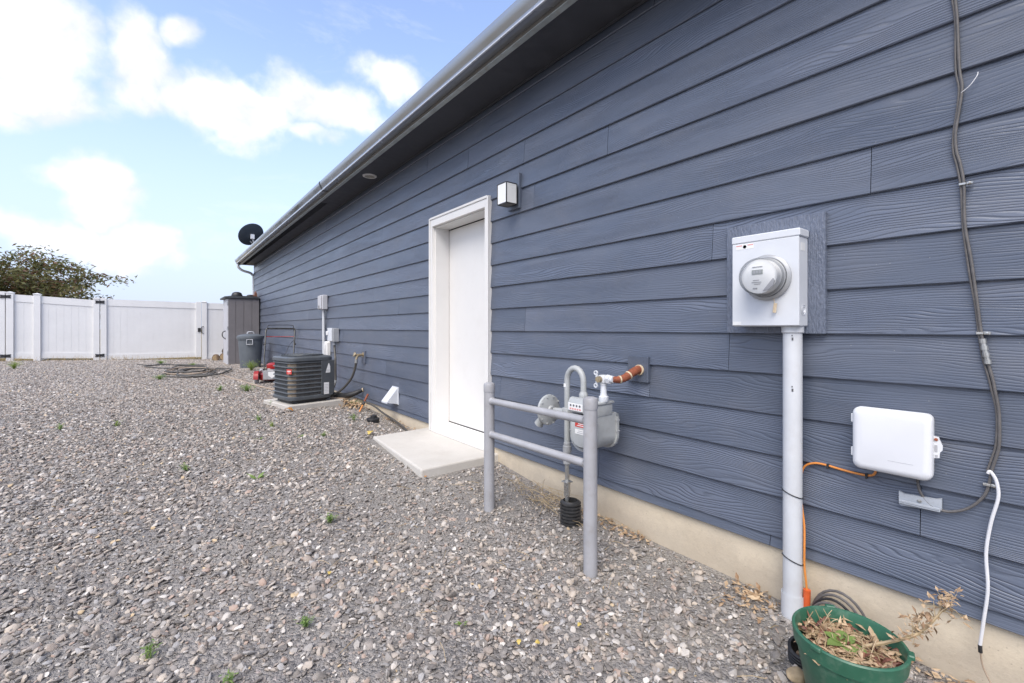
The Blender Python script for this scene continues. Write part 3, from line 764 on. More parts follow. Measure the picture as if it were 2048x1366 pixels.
mb = MB(); mb.cyl((cc[0], cc[1], -.2), (cc[0], cc[1], 1.19), .0355, 28); mb.build('conduit', 'pvc', t)
mb = MB(); mb.lathe([(.039, 1.18), (.041, 1.182), (.041, 1.2065), (.036, 1.2065), (.0357, 1.18)], (cc[0], cc[1], 0), (0, 0, 1), 28, True); mb.build('conduit_coupling', 'pvc', t)
mb = MB(); mb.lathe([(.036, .09), (.042, .095), (.042, -.1), (.036, -.1)], (cc[0], cc[1], 0), (0, 0, 1), 28, True); mb.build('conduit_foot', 'pvc', t)
for zz in (1.155, .945):
    mb = MB(); mb.box((cc[0] - .0335, cc[1] - .0125, zz), (.003, .006, .012), Euler((0, 0, R(20))).to_matrix()); mb.box((cc[0] - .0338, cc[1] - .011, zz + .014), (.003, .004, .006), Euler((0, 0, R(20))).to_matrix()); mb.build('printed_lines', 'ink', t)
for zz, tl in ((.51, .3), (.235, -.1)):
    mb = MB(); mb.tube([(cc[0] + .0375 * math.cos(a), cc[1] + .0375 * math.sin(a), zz + .012 * math.sin(a + tl) - .01 * math.cos(a)) for a in [2 * math.pi * i / 20 for i in range(21)]], .0022, 6); mb.build('cable_tie', 'black', t)

# ------------------------------------------------------------------ white utility box
t = thing('utility_box', 'white plastic cable junction box with rounded lid on blue siding', 'utility box', (2.1, .46, .66))
def rrect(y0, y1, z0, z1, r, n=6):
    out = []
    for (cy, cz, a0) in ((y1 - r, z1 - r, 0), (y0 + r, z1 - r, 90), (y0 + r, z0 + r, 180), (y1 - r, z0 + r, 270)):
        for i in range(n + 1): a = R(a0 + 90 * i / n); out.append((cy + r * math.cos(a), cz + r * math.sin(a)))
    return out
def shell(levels, mbx):  # stack of (x, rounded-rect outline)
    k = len(levels[0][1]); vs = []
    for x, o in levels: vs += [(x, a, b) for a, b in o]
    fs = [(i * k + j, i * k + (j + 1) % k, (i + 1) * k + (j + 1) % k, (i + 1) * k + j) for i in range(len(levels) - 1) for j in range(k)]
    fs += [tuple(range(k)), tuple(range((len(levels) - 1) * k, len(levels) * k))]
    return mbx.add(vs, fs)
a0, a1, c0, c1 = .352, .578, .674, .905
mb = MB(); shell([(D - .017, rrect(a0 + .006, a1 - .002, c0 + .006, c1 - .006, .02)), (2.098, rrect(a0 + .006, a1 - .002, c0 + .006, c1 - .006, .02))], mb); mb.build('base', 'plastic', t)
mb = MB(); shell([(2.0975, rrect(a0, a1, c0, c1, .026)), (2.080, rrect(a0, a1, c0, c1, .026)), (2.072, rrect(a0 + .004, a1 - .004, c0 + .004, c1 - .004, .024)), (2.0665, rrect(a0 + .014, a1 - .014, c0 + .014, c1 - .014, .020)), (2.065, rrect(a0 + .022, a1 - .022, c0 + .022, c1 - .022, .016))], mb); mb.build('lid', 'plastic', t, 50)
for zz in (.875, .748):
    mb = MB(); mb.box2((2.084, a1 + .0005, zz - .032), (2.104, a1 + .007, zz), .0015); mb.cyl((2.094, a1 + .005, zz - .030), (2.094, a1 + .005, zz - .002), .004, 10); mb.build('hinge', 'plastic', t)
mb = MB(); mb.prism([(2.098, a0 + .004, .83), (2.098, a0 - .012, .828), (2.098, a0 - .016, .815), (2.098, a0 - .022, .80), (2.098, a0 - .022, .785), (2.098, a0 - .015, .775), (2.098, a0 - .014, .757), (2.098, a0 + .004, .753)], (.006, 0, 0)); lt = mb.build('latch', 'plastic', t)
mb = MB(); mb.lathe([(.0001, .004), (.005, .003), (.005, 0)], (2.0975, a0 - .006, .819), (-1, 0, 0), 12); mb.build('latch_screw', 'rust', lt)
mb = MB(); mb.box2((2.0965, a0 - .009, .777), (2.0979, a0 - .002, .80)); mb.box2((2.0965, a0 - .010, .759), (2.0979, a0 - .003, .767)); mb.build('latch_slot', 'inkgrey', lt)
mb = MB(); mb.box2((2.0644, .40, .724), (2.065, .47, .725)); mb.build('moulded_line', 'inkgrey', t)

t = thing('cable_bracket', 'small grey plastic bracket screwed to siding under the white box', 'bracket', (D - .03, .395, .56))
mb = MB(); mb.prism([(D - .018, .337, .572), (D - .018, .337, .612), (D - .018, .352, .606), (D - .018, .436, .600), (D - .018, .452, .606), (D - .018, .452, .560), (D - .018, .445, .556), (D - .018, .345, .566)], (-.012, 0, 0)); mb.build('plate', 'clip', t)
mb = MB(); mb.box2((D - .040, .34, .566), (D - .0305, .45, .572), .001); mb.box2((D - .042, .34, .572), (D - .0385, .45, .580), .001); mb.build('cable_channel', 'clip', t)
mb = MB(); mb.lathe([(.0001, .003), (.006, .002), (.006, 0)], (D - .0302, .395, .587), (-1, 0, 0), 12); mb.build('screw', 'steel', t)

# ------------------------------------------------------------------ cables on the wall
CX = D - .026
t = thing('drop_cable', 'twin dark grey cable clipped down the siding beside the white box', 'cable', (CX, .25, 1.2))
path = [(.306, 3.03), (.302, 2.75), (.306, 2.45), (.304, 2.324), (.299, 2.244), (.294, 2.08), (.287, 2.009), (.295, 1.93), (.303, 1.861), (.301, 1.80), (.292, 1.755), (.283, 1.685), (.282, 1.6), (.279, 1.531), (.266, 1.43), (.259, 1.361), (.25, 1.27), (.242, 1.185), (.23, 1.103), (.217, 1.04),
        (.211, .998), (.203, .94), (.201, .885), (.202, .82), (.209, .78), (.219, .734), (.224, .695), (.236, .650), (.271, .600), (.32, .572), (.359, .577), (.382, .598), (.396, .625), (.401, .66), (.401, .69)]
mb = MB(); mb.tube([(CX, a, b) for a, b in path], .0043, 8, True, 4); mb.build('cable_strand', 'cable', t)
mb = MB(); mb.tube([(CX + .003, a + .0075 + .002 * math.sin(b * 19), b) for a, b in path[:26]], .0034, 8, True, 4); mb.build('cable_strand', 'cable', t)
for (a, b) in ((.283, 1.683), (.242, 1.183), (.226, .690)):
    mb = MB(); mb.box2((CX - .007, a - .006, b - .004), (CX + .005, a + .012, b + .004), .001); mb.box2((CX - .006, a - .022, b - .005), (CX + .008, a - .006, b + .005), .0015); mb.lathe([(.0001, .003), (.0045, .002), (.0045, 0)], (CX - .0062, a - .014, b), (-1, 0, 0), 10); mb.build('clip', 'steel', t)
mb = MB(); mb.tube([(CX - .001, .2385, 1.158), (CX - .001, .2275, 1.09)], .0075, 10)
for i in range(4):
    q = i / 3; mb.tube([(CX - .001, .2385 - .011 * q + .0003, 1.158 - .068 * q + .007), (CX - .001, .2385 - .011 * q - .001, 1.158 - .068 * q - .007)], .0092, 10)
mb.build('splice_sleeve', 'steel', t)
mb = MB(); mb.tube([(CX - .003, .289, 1.99), (CX - .006, .268, 2.005), (CX - .003, .252, 2.03), (CX + .004, .250, 2.045)], .0013, 6, True, 5); mb.build('stray_wire', 'wcable', t)

t = thing('white_cable', 'thin white cable hanging down the siding to the gravel', 'cable', (CX, .23, .0))
wp = [(.226, .728), (.222, .736), (.214, .726), (.206, .703), (.203, .655), (.219, .571), (.230, .468), (.226, .355), (.235, .251), (.244, .16)]
mb = MB(); mb.tube([(CX - .008, a, b) for a, b in wp], .0048, 8, True, 5); mb.build('cable_strand', 'wcable', t)
mb = MB(); mb.tube([(CX - .008, .244, .162), (CX - .008, .243, .138)], .0055, 8); mb.build('cable_joint', 'black', t)
mb = MB(); mb.tube([(CX - .008, .243, .14), (CX - .01, .235, .09), (CX - .03, .20, .03), (CX - .06, .17, .0), (CX - .1, .15, -.02)], .0024, 6, True, 5); mb.build('cable_tail', 'hose_t', t)

t = thing('orange_cable', 'orange cable from the white box along the grey conduit', 'cable', (CX, .7, .1))
mb = MB(); mb.tube([(CX, .518, .684), (CX, .522, .655), (CX, .537, .640), (CX, .576, .637), (CX, .63, .640), (CX, .677, .645), (CX, .715, .645), (CX - .002, .745, .634), (CX - .002, .764, .612), (CX - .002, .772, .57), (CX - .004, .770, .47), (CX - .02, .754, .38), (CX - .035, .748, .30), (CX - .035, .748, .22), (CX - .035, .742, .16), (CX - .035, .738, .11)], .0042, 8, True, 4); mb.build('cable_strand', 'orange', t)
for a, b in ((.675, .645), (.548, .638)):
    mb = MB(); mb.box2((CX - .007, a - .004, b - .006), (CX + .006, a + .004, b + .007), .001); mb.cyl((CX - .008, a, b - .009), (CX + .004, a, b - .009), .004, 8); mb.build('clip', 'black', t)
mb = MB(); mb.tube([(CX - .035, .7385, .128), (CX - .035, .742, .02), (CX - .035, .745, -.06)], .0135, 12); mb.build('duct_sleeve', 'orange2', t)

t = thing('cable_coil', 'coiled black cable leaning on the foundation behind the green pot', 'cable', (2.09, .63, .0))
for j in range(4):
    cy, rz_, ry_ = .628 + .006 * j, .175 - .014 * j, .105 - .008 * j
    mb = MB(); mb.tube([(2.125 - .012 * j - .02 * math.sin(a), cy - ry_ * math.cos(a), -.01 + rz_ * math.sin(a) * (1 if math.sin(a) > 0 else .3)) for a in [2 * math.pi * i / 30 for i in range(31)]], .0052, 8, False); mb.build('cable_loop', 'cable' if j != 2 else 'black', t)

# ------------------------------------------------------------------ gas meter
GN = 1.938
t = thing('gas_meter', 'grey gas meter with gooseneck pipe and round regulator by the wall', 'gas meter', (GN, 1.85, .05))
sr = 1.968
mb = MB(); mb.tube([(GN, sr, .0), (GN, sr, .42)], .0135, 14); mb.build('riser_pipe', 'steel', t)
mb = MB(); mb.lathe([(.0001, .19), (.019, .19), (.019, .275), (.0001, .275)], (GN, sr, 0), (0, 0, 1), 16); mb.box2((GN - .03, sr - .03, .275), (GN + .02, sr + .02, .281), .001); mb.build('riser_collar', 'steel', t)
mb = MB(); mb.lathe([(.0001, .375), (.018, .378), (.024, .385), (.024, .40), (.018, .407), (.0135, .41), (.0135, .432), (.022, .434), (.022, .452), (.026, .455), (.026, .49), (.021, .493), (.021, .51), (.0155, .515)], (GN, sr, 0), (0, 0, 1), 12); mb.build('shutoff_union', 'galv2', t)
mb = MB(); gs = 1.834
arc = [(GN, sr, .51), (GN, sr, .75), (GN, sr, .865)] + [(GN, (sr + gs) / 2 + (sr - gs) / 2 * math.cos(a), .885 + .078 * math.sin(a)) for a in [math.pi * i / 10 for i in range(0, 11)]] + [(GN, gs, .82)]
mb.tube(arc, .0175, 16); mb.build('gooseneck_pipe', 'gas', t)
mb = MB(); mb.lathe([(.0001, .792), (.023, .792), (.026, .797), (.026, .815), (.023, .82), (.0185, .832), (.0001, .833)], (GN, gs, 0), (0, 0, 1), 8); mb.build('inlet_nut', 'gas', t)
mb = MB(); mb.box((GN, sr, .69), (.045, .052, .062), None, .008, 2); mb.cyl((GN, sr, .69), (GN, sr + .11, .69), .024, 14, .017); rb = mb.build('regulator_body', 'gas', t)
mb = MB(); mb.lathe([(.0001, -.030), (.022, -.028), (.03, -.018), (.075, -.012), (.094, -.006), (.096, .0), (.096, .008), (.092, .012), (.07, .02), (.03, .03), (.0001, .034)], (GN, 2.13, .685), Vector((-.05, 1, 0)), 32); dk = mb.build('regulator_disc', 'gas', t)
mb = MB()
for i in range(10):
    a = 2 * math.pi * i / 10; mb.box((GN - .085 * math.cos(a), 2.118, .685 + .085 * math.sin(a)), (.009, .012, .009), None, .001)
mb.build('flange_bolts', 'gas', dk)
mb = MB(); mb.tube([(GN - .015, 2.13, .65), (GN - .02, 2.175, .62), (GN - .025, 2.20, .585)], [.02, .024, .03], 12); mb.build('regulator_vent', 'gas', t)
# meter case: narrow upper body, wide rounded lower body between two flanged covers
m0, m1 = 1.662, 1.856; mf, mk = 1.862, 2.035
def case(y0, y1, zt_, zb_, rad, n=8):
    out = [(y0, zt_), (y1, zt_)]
    for i in range(n + 1):
        a = R(0 - 90 * i / n); out.append((y1 - rad + rad * math.cos(a), zb_ + rad + rad * math.sin(a)))
    for i in range(n + 1):
        a = R(-90 - 90 * i / n); out.append((y0 + rad + rad * math.cos(a), zb_ + rad + rad * math.sin(a)))
    return out
mb = MB(); o1 = case(m0 + .012, m1 - .012, .725, .525, .075); o2 = case(m0, m1, .70, .513, .085)
mb.prism([(mf, a, b) for a, b in o1], (mk - mf, 0, 0)); body = mb.build('meter_case', 'gas', t, 40)
mb = MB(); mb.box2((mf - .006, m0 + .008, .715), (2.000, m1 - .008, .779), .006, 2); mb.build('upper_case', 'gas', t)
mb = MB(); mb.box2((mf - .012, m0 + .002, .779), (2.010, m1 - .002, .794), .005, 2); mb.lathe([(.03, .79), (.03, .80), (.012, .803), (.012, .812), (.0001, .813)], (GN - .02, 1.755, 0), (0, 0, 1), 16); mb.build('top_plate', 'gas', t)
for xa, xb, nm in ((mf - .010, mf + .004, 'front_flange'), (mk - .006, mk + .010, 'back_flange')):
    mb = MB(); mb.prism([(xa, a, b) for a, b in o2], (xb - xa, 0, 0)); fl = mb.build(nm, 'gas', t, 40)
    mb = MB()
    for (a, b) in ((m0 + .004, .68), (m0 + .004, .62), (m0 + .02, .55), (1.76, .519), (m1 - .02, .55), (m1 - .004, .62), (m1 - .004, .68)): mb.cyl((xa - .004, a, b), (xb + .004, a, b), .006, 8)
    mb.build('flange_bolts', 'galv2', fl)
def cover(x0, x1, mbx, sh=.75):
    ring = lambda s_: [((a - (m0 + m1) / 2) * s_ + (m0 + m1) / 2, (b - .615) * s_ + .615) for a, b in o1]
    return shell([(x0, ring(.94)), ((x0 + x1) / 2, ring(.90)), (x1, ring(sh))], mbx)
mb = MB(); cover(mf - .010, mf - .03, mb, .80); mb.build('front_cover', 'gas', t, 45)
mb = MB(); cover(mk + .010, mk + .05, mb); mb.build('back_cover', 'gas', t, 45)
mb = MB(); mb.prism([(mf - .012, m0 + .05, .735), (mf - .048, m0 + .05, .735), (mf - .050, m0 + .05, .775), (mf - .030, m0 + .05, .808), (mf - .012, m0 + .05, .812)], (0, .125, 0)); idx = mb.build('index_box', 'gas', t)
mb = MB(); mb.box2((mf - .0535, m0 + .058, .742), (mf - .0505, m0 + .167, .783), .001); plate = mb.build('index_plate', 'label', t)
mb = MB()
for i in range(4): mb.lathe([(.0001, .0004), (.0065, .0004), (.0065, 0)], (mf - .0538, m0 + .078 + i * .023, .771), (-1, 0, 0), 10)
mb.build('index_dials', 'ink', plate)
mb = MB()
for i in range(5): mb.box2((mf - .0541, m0 + .07 + i * .018, .748), (mf - .0536, m0 + .082 + i * .018, .757))
mb.build('index_digits', 'redink', plate)
for (za, zb, mt, nm) in ((.688, .722, 'ink', 'warning_label'), (.652, .687, 'redlabel', 'warning_label'), (.612, .638, 'label', 'number_label')):
    mb = MB(); mb.box2((mf - .0312, m0 + .055, za), (mf - .0298, m0 + .135, zb)); lb = mb.build(nm, mt, t)
    mb = MB(); mb.box2((mf - .0316, m0 + .065, za + .006), (mf - .0313, m0 + .12, za + .010)); mb.box2((mf - .0316, m0 + .065, za + .016), (mf - .0313, m0 + .11, za + .020)); mb.build('label_print', 'label' if mt != 'label' else 'inkgrey', lb)
os_ = 1.683
mb = MB(); mb.lathe([(.0001, .792), (.024, .792), (.027, .797), (.027, .822), (.02, .826), (.0175, .84), (.0175, .895), (.0001, .896)], (GN, os_, 0), (0, 0, 1), 10); mb.build('outlet_nut', 'galv', t)
vz = .918
mb = MB(); mb.tube([(GN, os_, .885), (GN, os_, vz)], .02, 12); mb.box((GN, os_, vz), (.048, .05, .046), None, .010, 2); mb.tube([(GN, os_ + .03, vz), (GN, os_ - .07, vz + .003)], .019, 12); mb.lathe([(.0001, 0), (.027, 0), (.027, .02), (.0001, .02)], (GN, os_ - .03, vz + .001), (0, -1, 0), 6); vb = mb.build('shutoff_valve', 'galv', t)
mb = MB(); mb.cyl((GN - .02, os_ + .004, vz), (GN - .045, os_ + .004, vz), .017, 12); mb.build('valve_stem', 'brass', vb)
for sg in (-1, 1):
    mb = MB(); mb.lathe([(.008, -.004), (.013, -.004), (.013, .004), (.008, .004)], (GN - .036, os_ + .024, vz + .035 * sg), (-1, 0, 0), 14, True); mb.box((GN - .036, os_ + .018, vz + .02 * sg), (.006, .012, .02)); mb.build('valve_ear', 'galv', vb)
pth = [(GN, os_ - .065, vz + .003), (GN + .03, os_ - .085, vz + .002), (GN + .07, os_ - .095, vz + .012), (GN + .12, os_ - .10, vz + .035), (D - .055, os_ - .10, vz + .047), (D - .03, os_ - .10, vz + .047)]
mb = MB(); mb.tube(pth, [.016, .019, .021, .023, .024, .024], 14, True, 5); mb.build('wrapped_pipe', 'rust', t)
for pa, pb, pr_ in (((GN + .028, os_ - .084, vz + .002), (GN + .036, os_ - .087, vz + .003), .0215), ((GN + .088, os_ - .097, vz + .02), (GN + .096, os_ - .098, vz + .024), .0245), ((D - .045, os_ - .10, vz + .047), (D - .034, os_ - .10, vz + .047), .030)):
    mb = MB(); mb.tube([pa, pb], pr_, 12); mb.build('pipe_tape', 'tan', t)
mb = MB(); mb.box((GN - .0165, sr + .003, .855), (.004, .018, .022), None, .001); mb.build('pipe_tag', 'label', t)

t = thing('drain_sleeve', 'black corrugated plastic sleeve round the gas riser in the gravel', 'pipe sleeve', (GN + .005, 1.945, .03))
pr = [(.053, .0)]
for i in range(8): z = .0 + i * .0195; pr += [(.052, z + .002), (.0625, z + .006), (.0625, z + .013), (.052, z + .0175)]
pr += [(.046, .16), (.043, .16), (.043, .0)]
mb = MB(); mb.lathe(pr, (GN + .005, 1.945, .01), (0, 0, 1), 28, True); mb.build('sleeve', 'sleeve', t, 30)

# ------------------------------------------------------------------ pipe guard rail
t = thing('guard_rail', 'grey painted steel pipe guard with two rails protecting the gas meter', 'guard rail', (1.643, 1.94, .03))
for (n_, s_, zt_) in ((1.640, 1.507, .865), (1.648, 2.372, .852)):
    mb = MB(); mb.cyl((n_, s_, -.15), (n_, s_, zt_ - .012), .0335, 24); po = mb.build('post', 'pipe', t)
    mb = MB(); mb.lathe([(.0355, zt_ - .055), (.0362, zt_ - .05), (.0362, zt_ - .012), (.033, zt_ - .003), (.02, zt_ + .003), (.0001, zt_ + .004)], (n_, s_, 0), (0, 0, 1), 24); mb.build('post_cap', 'pipe', po)
for zz in (.750, .540):
    mb = MB(); mb.cyl((1.640, 1.520, zz), (1.648, 2.360, zz - .010), .0205, 20); mb.lathe([(.026, 0), (.0205, .012)], (1.641, 1.538, zz), (0, 1, 0), 16); mb.lathe([(.026, 0), (.0205, .012)], (1.648, 2.342, zz - .010), (0, -1, 0), 16); mb.build('rail', 'pipe', t)

# ------------------------------------------------------------------ air conditioner on its pad
AR = R(11)
ax_, ay_ = V(math.cos(AR), math.sin(AR), 0), V(-math.sin(AR), math.cos(AR), 0)
AW = 0.57
ac0 = V(1.235, 6.03, 0) + ax_ * AW / 2 + ay_ * AW / 2
zp = gz(1.5, 6.3) + .055
padm = MB()
pc = ac0 + ax_ * .05 + ay_ * .05
padm.box((0, 0, -.06), (.74, .76, .12), None, .008)
pad = padm.build('equipment_pad', 'pad', None, 0, True); pad.location = (pc.x, pc.y, zp); pad.rotation_euler = (0, 0, AR)
tag(pad, 'square concrete pad under the air conditioner on the gravel', 'concrete pad')
t = thing('air_conditioner', 'dark grey outdoor air conditioner with louvred sides on concrete pad', 'air conditioner', (ac0.x, ac0.y, zp), AR)
def rsq(h, r, n=5): return rrect(-h, h, -h, h, r, n)
def ring(mbx, zs):   # stack of (z, half size, corner radius), hollow top and bottom closed
    k = None; vs = []
    for z, h, r in zs:
        o = rsq(h, r); k = len(o); vs += [(a, b, z) for a, b in o]
    fs = [(i * k + j, i * k + (j + 1) % k, (i + 1) * k + (j + 1) % k, (i + 1) * k + j) for i in range(len(zs) - 1) for j in range(k)]
    fs += [tuple(range(k)), tuple(range((len(zs) - 1) * k, len(zs) * k))]
    return mbx.add(vs, fs)
H = AW / 2; AH = .585
mb = MB(); ring(mb, [(.012, H - .05, .06), (.05, H - .05, .06)]); mb.build('feet', 'black', t, 40, True)
mb = MB(); ring(mb, [(.04, H - .022, .07), (.05, H - .004, .085), (.075, H, .09), (.08, H - .006, .09)]); mb.build('base_pan', 'ac', t, 40, True)
mb = MB(); ring(mb, [(.07, H - .018, .08), (AH - .04, H - .018, .08)]); mb.build('coil', 'fins', t, 40, True)
nL = 9; z0_, z1_ = .085, AH - .075
for i in range(nL):
    z = z0_ + (z1_ - z0_) * i / (nL - 1)
    mb = MB(); ring(mb, [(z - .009, H - .020, .085), (z - .009, H - .001, .09), (z - .001, H - .001, .09), (z + .009, H - .016, .08), (z + .006, H - .022, .07)]); mb.build('louvre', 'ac', t, 40, True)
mb = MB()
for i in range(34):
    u = -H + .095 + i * ((AW - .20) / 33)
    mb.box((u, -H + .013, (AH + .03) / 2), (.0028, .006, AH - .13)); mb.box((-H + .013, u, (AH + .03) / 2), (.006, .0028, AH - .13))
mb.build('grille_wires', 'ac', t, 0, True)
mb = MB(); mb.box((H - .085, -H + .005, .31), (.17, .016, .43), None, .004); mb.box((H - .02, -H + .10, .31), (.052, .20, .43), None, .006); cp = mb.build('control_panel', 'acp', t, 30, True)
mb = MB(); mb.box((H - .07, -H + .004, .125), (.11, .010, .10), None, .002); mb.build('lower_panel', 'ac', t, 30, True)
mb = MB(); ring(mb, [(AH - .062, H - .004, .09), (AH - .055, H + .004, .095), (AH - .02, H + .004, .095), (AH - .006, H - .008, .09), (AH, H - .03, .08)]); top = mb.build('top_cap', 'ac', t, 40, True)
mb = MB(); mb.lathe([(.0001, AH + .001), (.235, AH + .001), (.24, AH + .002)], (0, 0, 0), (0, 0, 1), 32); mb.build('fan_opening', 'dark', t, 30, True)
mb = MB()
for rr_ in (.05, .085, .12, .155, .19, .225, .25): mb.tube([(rr_ * math.cos(a), rr_ * math.sin(a), AH + .012 + .006 * (1 - rr_ / .25)) for a in [2 * math.pi * i / 32 for i in range(33)]], .003, 5, False)
for i in range(8):
    a = 2 * math.pi * i / 8; mb.tube([(.03 * math.cos(a), .03 * math.sin(a), AH + .022), (.27 * math.cos(a), .27 * math.sin(a), AH + .006)], .004, 5)
mb.build('fan_grille', 'ac', t, 40, True)
mb = MB(); mb.prism([(H - .115, -H - .004, .365), (H - .055, -H - .004, .365), (H - .055, -H - .004, .445), (H - .065, -H - .004, .475), (H - .075, -H - .004, .49), (H - .090, -H - .004, .45), (H - .105, -H - .004, .405)], (0, .002, 0)); lb = mb.build('curved_label', 'label', t, 0, True)
mb = MB()
for i in range(3): mb.box((H - .082, -H - .0046, .378 + i * .012), (.045, .0006, .003))
mb.build('label_print', 'inkgrey', lb, 0, True)
mb = MB(); mb.box((H - .105, -H - .0045, .165), (.066, .002, .15)); lb = mb.build('data_label', 'label', t, 0, True)
mb = MB()
for i in range(6): mb.box((H - .105, -H - .0058, .115 + i * .019), (.05, .0006, .004))
mb.build('label_print', 'inkgrey', lb, 0, True)
mb = MB(); mb.box((0, 0, 0), (.07, .002, .06), None, .0005); bd = mb.build('maker_badge', 'redlabel', t, 0, True); bd.location = (-H + .010, -H + .030, .405); bd.rotation_euler = (0, 0, R(-62))
mb = MB(); mb.box((0, -.0016, .008), (.05, .0008, .010)); mb.box((0, -.0016, -.012), (.035, .0008, .004)); mb.build('badge_print', 'label', bd, 0, True)

# refrigerant line, hoses and electrical fittings beside the unit
t = thing('refrigerant_line', 'thick black insulated refrigerant line from wall to air conditioner', 'pipe', (1.95, 6.2, .3))
mb = MB(); mb.tube([(2.13, 6.02, .375), (2.05, 6.03, .345), (1.98, 6.08, .315), (1.90, 6.20, .30), (1.82, 6.32, .31)], [.024, .030, .036, .036, .034], 12, True, 5); mb.build('insulated_pipe', 'black', t)
mb = MB(); mb.tube([(2.135, 6.015, .377), (2.125, 6.02, .374)], .026, 12); mb.build('pipe_end', 'tan', t)
mb = MB(); mb.tube([(2.0, 6.10, .30), (1.93, 6.17, .27), (1.86, 6.26, .262), (1.80, 6.30, .27)], [.03, .036, .034, .03], 10, True, 4); mb.build('foam_wrap', 'hose_t', t)

t = thing('garden_tap', 'brass outdoor tap on blue siding with black hose attached', 'tap', (D - .05, 5.99, .8))
ty, tz = 5.985, .845
mb = MB(); mb.cyl((D - .034, ty, tz), (D - .14, ty, tz), .016, 10); mb.lathe([(.0001, 0), (.034, .001), (.034, .006), (.0001, .007)], (D - .034, ty, tz), (-1, 0, 0), 14); mb.tube([(D - .10, ty, tz), (D - .12, ty, tz - .03), (D - .125, ty, tz - .06)], .017, 10); mb.build('tap_body', 'brass', t)
mb = MB(); mb.lathe([(.0001, 0), (.03, .002), (.034, .01), (.03, .018), (.0001, .02)], (D - .14, ty, tz + .004), (-1, 0, .3), 8); mb.build('tap_handle', 'brass', t)
mb = MB(); mb.cyl((D - .125, ty, tz - .055), (D - .127, ty + .004, tz - .105), .02, 12); mb.build('hose_coupling', 'steel', t)
t = thing('tap_hose', 'short black hose curving down from the brass tap', 'hose', (D - .12, 6.1, .3))
mb = MB(); mb.tube([(D - .127, ty + .004, tz - .10), (D - .135, ty + .03, tz - .19), (D - .16, ty + .09, tz - .31), (D - .22, ty + .18, tz - .43), (D - .30, ty + .24, tz - .51), (D - .38, ty + .28, tz - .55), (D - .46, ty + .30, tz - .57)], .015, 10, True, 5); mb.build('hose_length', 'hose', t)

t = thing('fused_disconnect', 'beige electrical box higher on the siding with white conduit', 'electrical box', (D - .06, 7.8, 1.5))
mb = MB(); mb.box2((D - .10, 7.66, 1.50), (D - .017, 7.90, 1.735), .008); mb.build('case', 'shed_l', t)
mb = MB(); mb.box2((D - .118, 7.70, 1.51), (D - .1005, 7.88, 1.725), .006); cv = mb.build('cover', 'shed_l', t)
mb = MB(); mb.lathe([(.022, 0), (.03, .003), (.026, .008), (.018, .006)], (D - .1185, 7.80, 1.55), (-1, 0, 0), 16, True); mb.build('latch_ring', 'galv2', cv)
mb = MB(); mb.tube([(D - .05, 7.78, 1.50), (D - .05, 7.78, 1.2), (D - .05, 7.77, .9), (D - .05, 7.76, .60)], .022, 10); mb.build('conduit', 'pvc', t)
mb = MB(); mb.tube([(D - .05, 7.83, 1.50), (D - .05, 7.845, 1.42), (D - .04, 7.83, 1.3), (D - .035, 7.815, 1.18)], .009, 8, True, 4); mb.build('wire', 'black', t)
t = thing('hanging_cover', 'white rounded plastic cover on the siding above the air conditioner', 'plastic cover', (D - .06, 7.55, .7))
mb = MB(); shell([(D - .017, rrect(7.52, 7.70, .70, .99, .03)), (D - .06, rrect(7.525, 7.695, .705, .985, .03)), (D - .07, rrect(7.54, 7.68, .72, .97, .025))], mb); mb.build('shell', 'white', t)
mb = MB(); mb.box2((D - .0712, 7.60, .80), (D - .0702, 7.612, .93)); mb.build('slot', 'inkgrey', t)
t = thing('power_disconnect', 'small grey switch box lower on the siding with flexible black whip', 'electrical box', (D - .06, 7.2, 1.0))
mb = MB(); mb.box2((D - .105, 7.065, .99), (D - .017, 7.27, 1.195), .006); mb.build('case', 'galv2', t)
mb = MB(); mb.box2((D - .125, 7.09, 1.0), (D - .106, 7.30, 1.20), .004); cv = mb.build('cover', 'galv', t)
mb = MB(); mb.box2((D - .145, 7.25, 1.09), (D - .1255, 7.31, 1.15), .006); mb.build('switch_handle', 'label', cv)
mb = MB(); mb.tube([(D - .06, 7.15, .99), (D - .062, 7.15, .9), (D - .075, 7.08, .80), (D - .085, 7.03, .72), (D - .085, 7.02, .5), (D - .09, 7.0, .38)], .017, 10, True, 4); mb.build('flexible_whip', 'hose', t)
mb = MB(); mb.lathe([(.0001, .94), (.026, .94), (.026, .99), (.0001, .99)], (D - .06, 7.15, 0), (0, 0, 1), 10); mb.lathe([(.0001, .385), (.022, .385), (.022, .42), (.0001, .42)], (D - .088, 7.005, 0), (0, 0, 1), 10); mb.build('whip_fitting', 'galv2', t)
mb = MB(); mb.tube([(D - .09, 7.0, .39), (D - .14, 6.95, .31), (D - .24, 6.85, .30), (D - .34, 6.75, .34)], .013, 8, True, 4); mb.build('whip_tail', 'hose', t)

t = thing('dryer_vent', 'light grey metal hooded vent low on the siding near the door', 'vent', (D - .05, 4.98, .33))
mb = MB(); mb.prism([(D - .017, 4.895, .515), (D - .03, 4.895, .515), (D - .155, 4.895, .365), (D - .155, 4.895, .35), (D - .150, 4.895, .35), (D - .03, 4.895, .50), (D - .017, 4.895, .50)], (0, .155, 0)); mb.build('hood', 'galv', t)
for yy in (4.893, 5.048):
    mb = MB(); mb.prism([(D - .017, yy, .512), (D - .03, yy, .512), (D - .153, yy, .362), (D - .120, yy, .352), (D - .017, yy, .335)], (0, .003, 0)); mb.build('side_plate', 'galv', t)
mb = MB(); mb.box2((D - .024, 4.885, .325), (D - .014, 5.06, .525), .001); mb.build('wall_flange', 'galv', t)

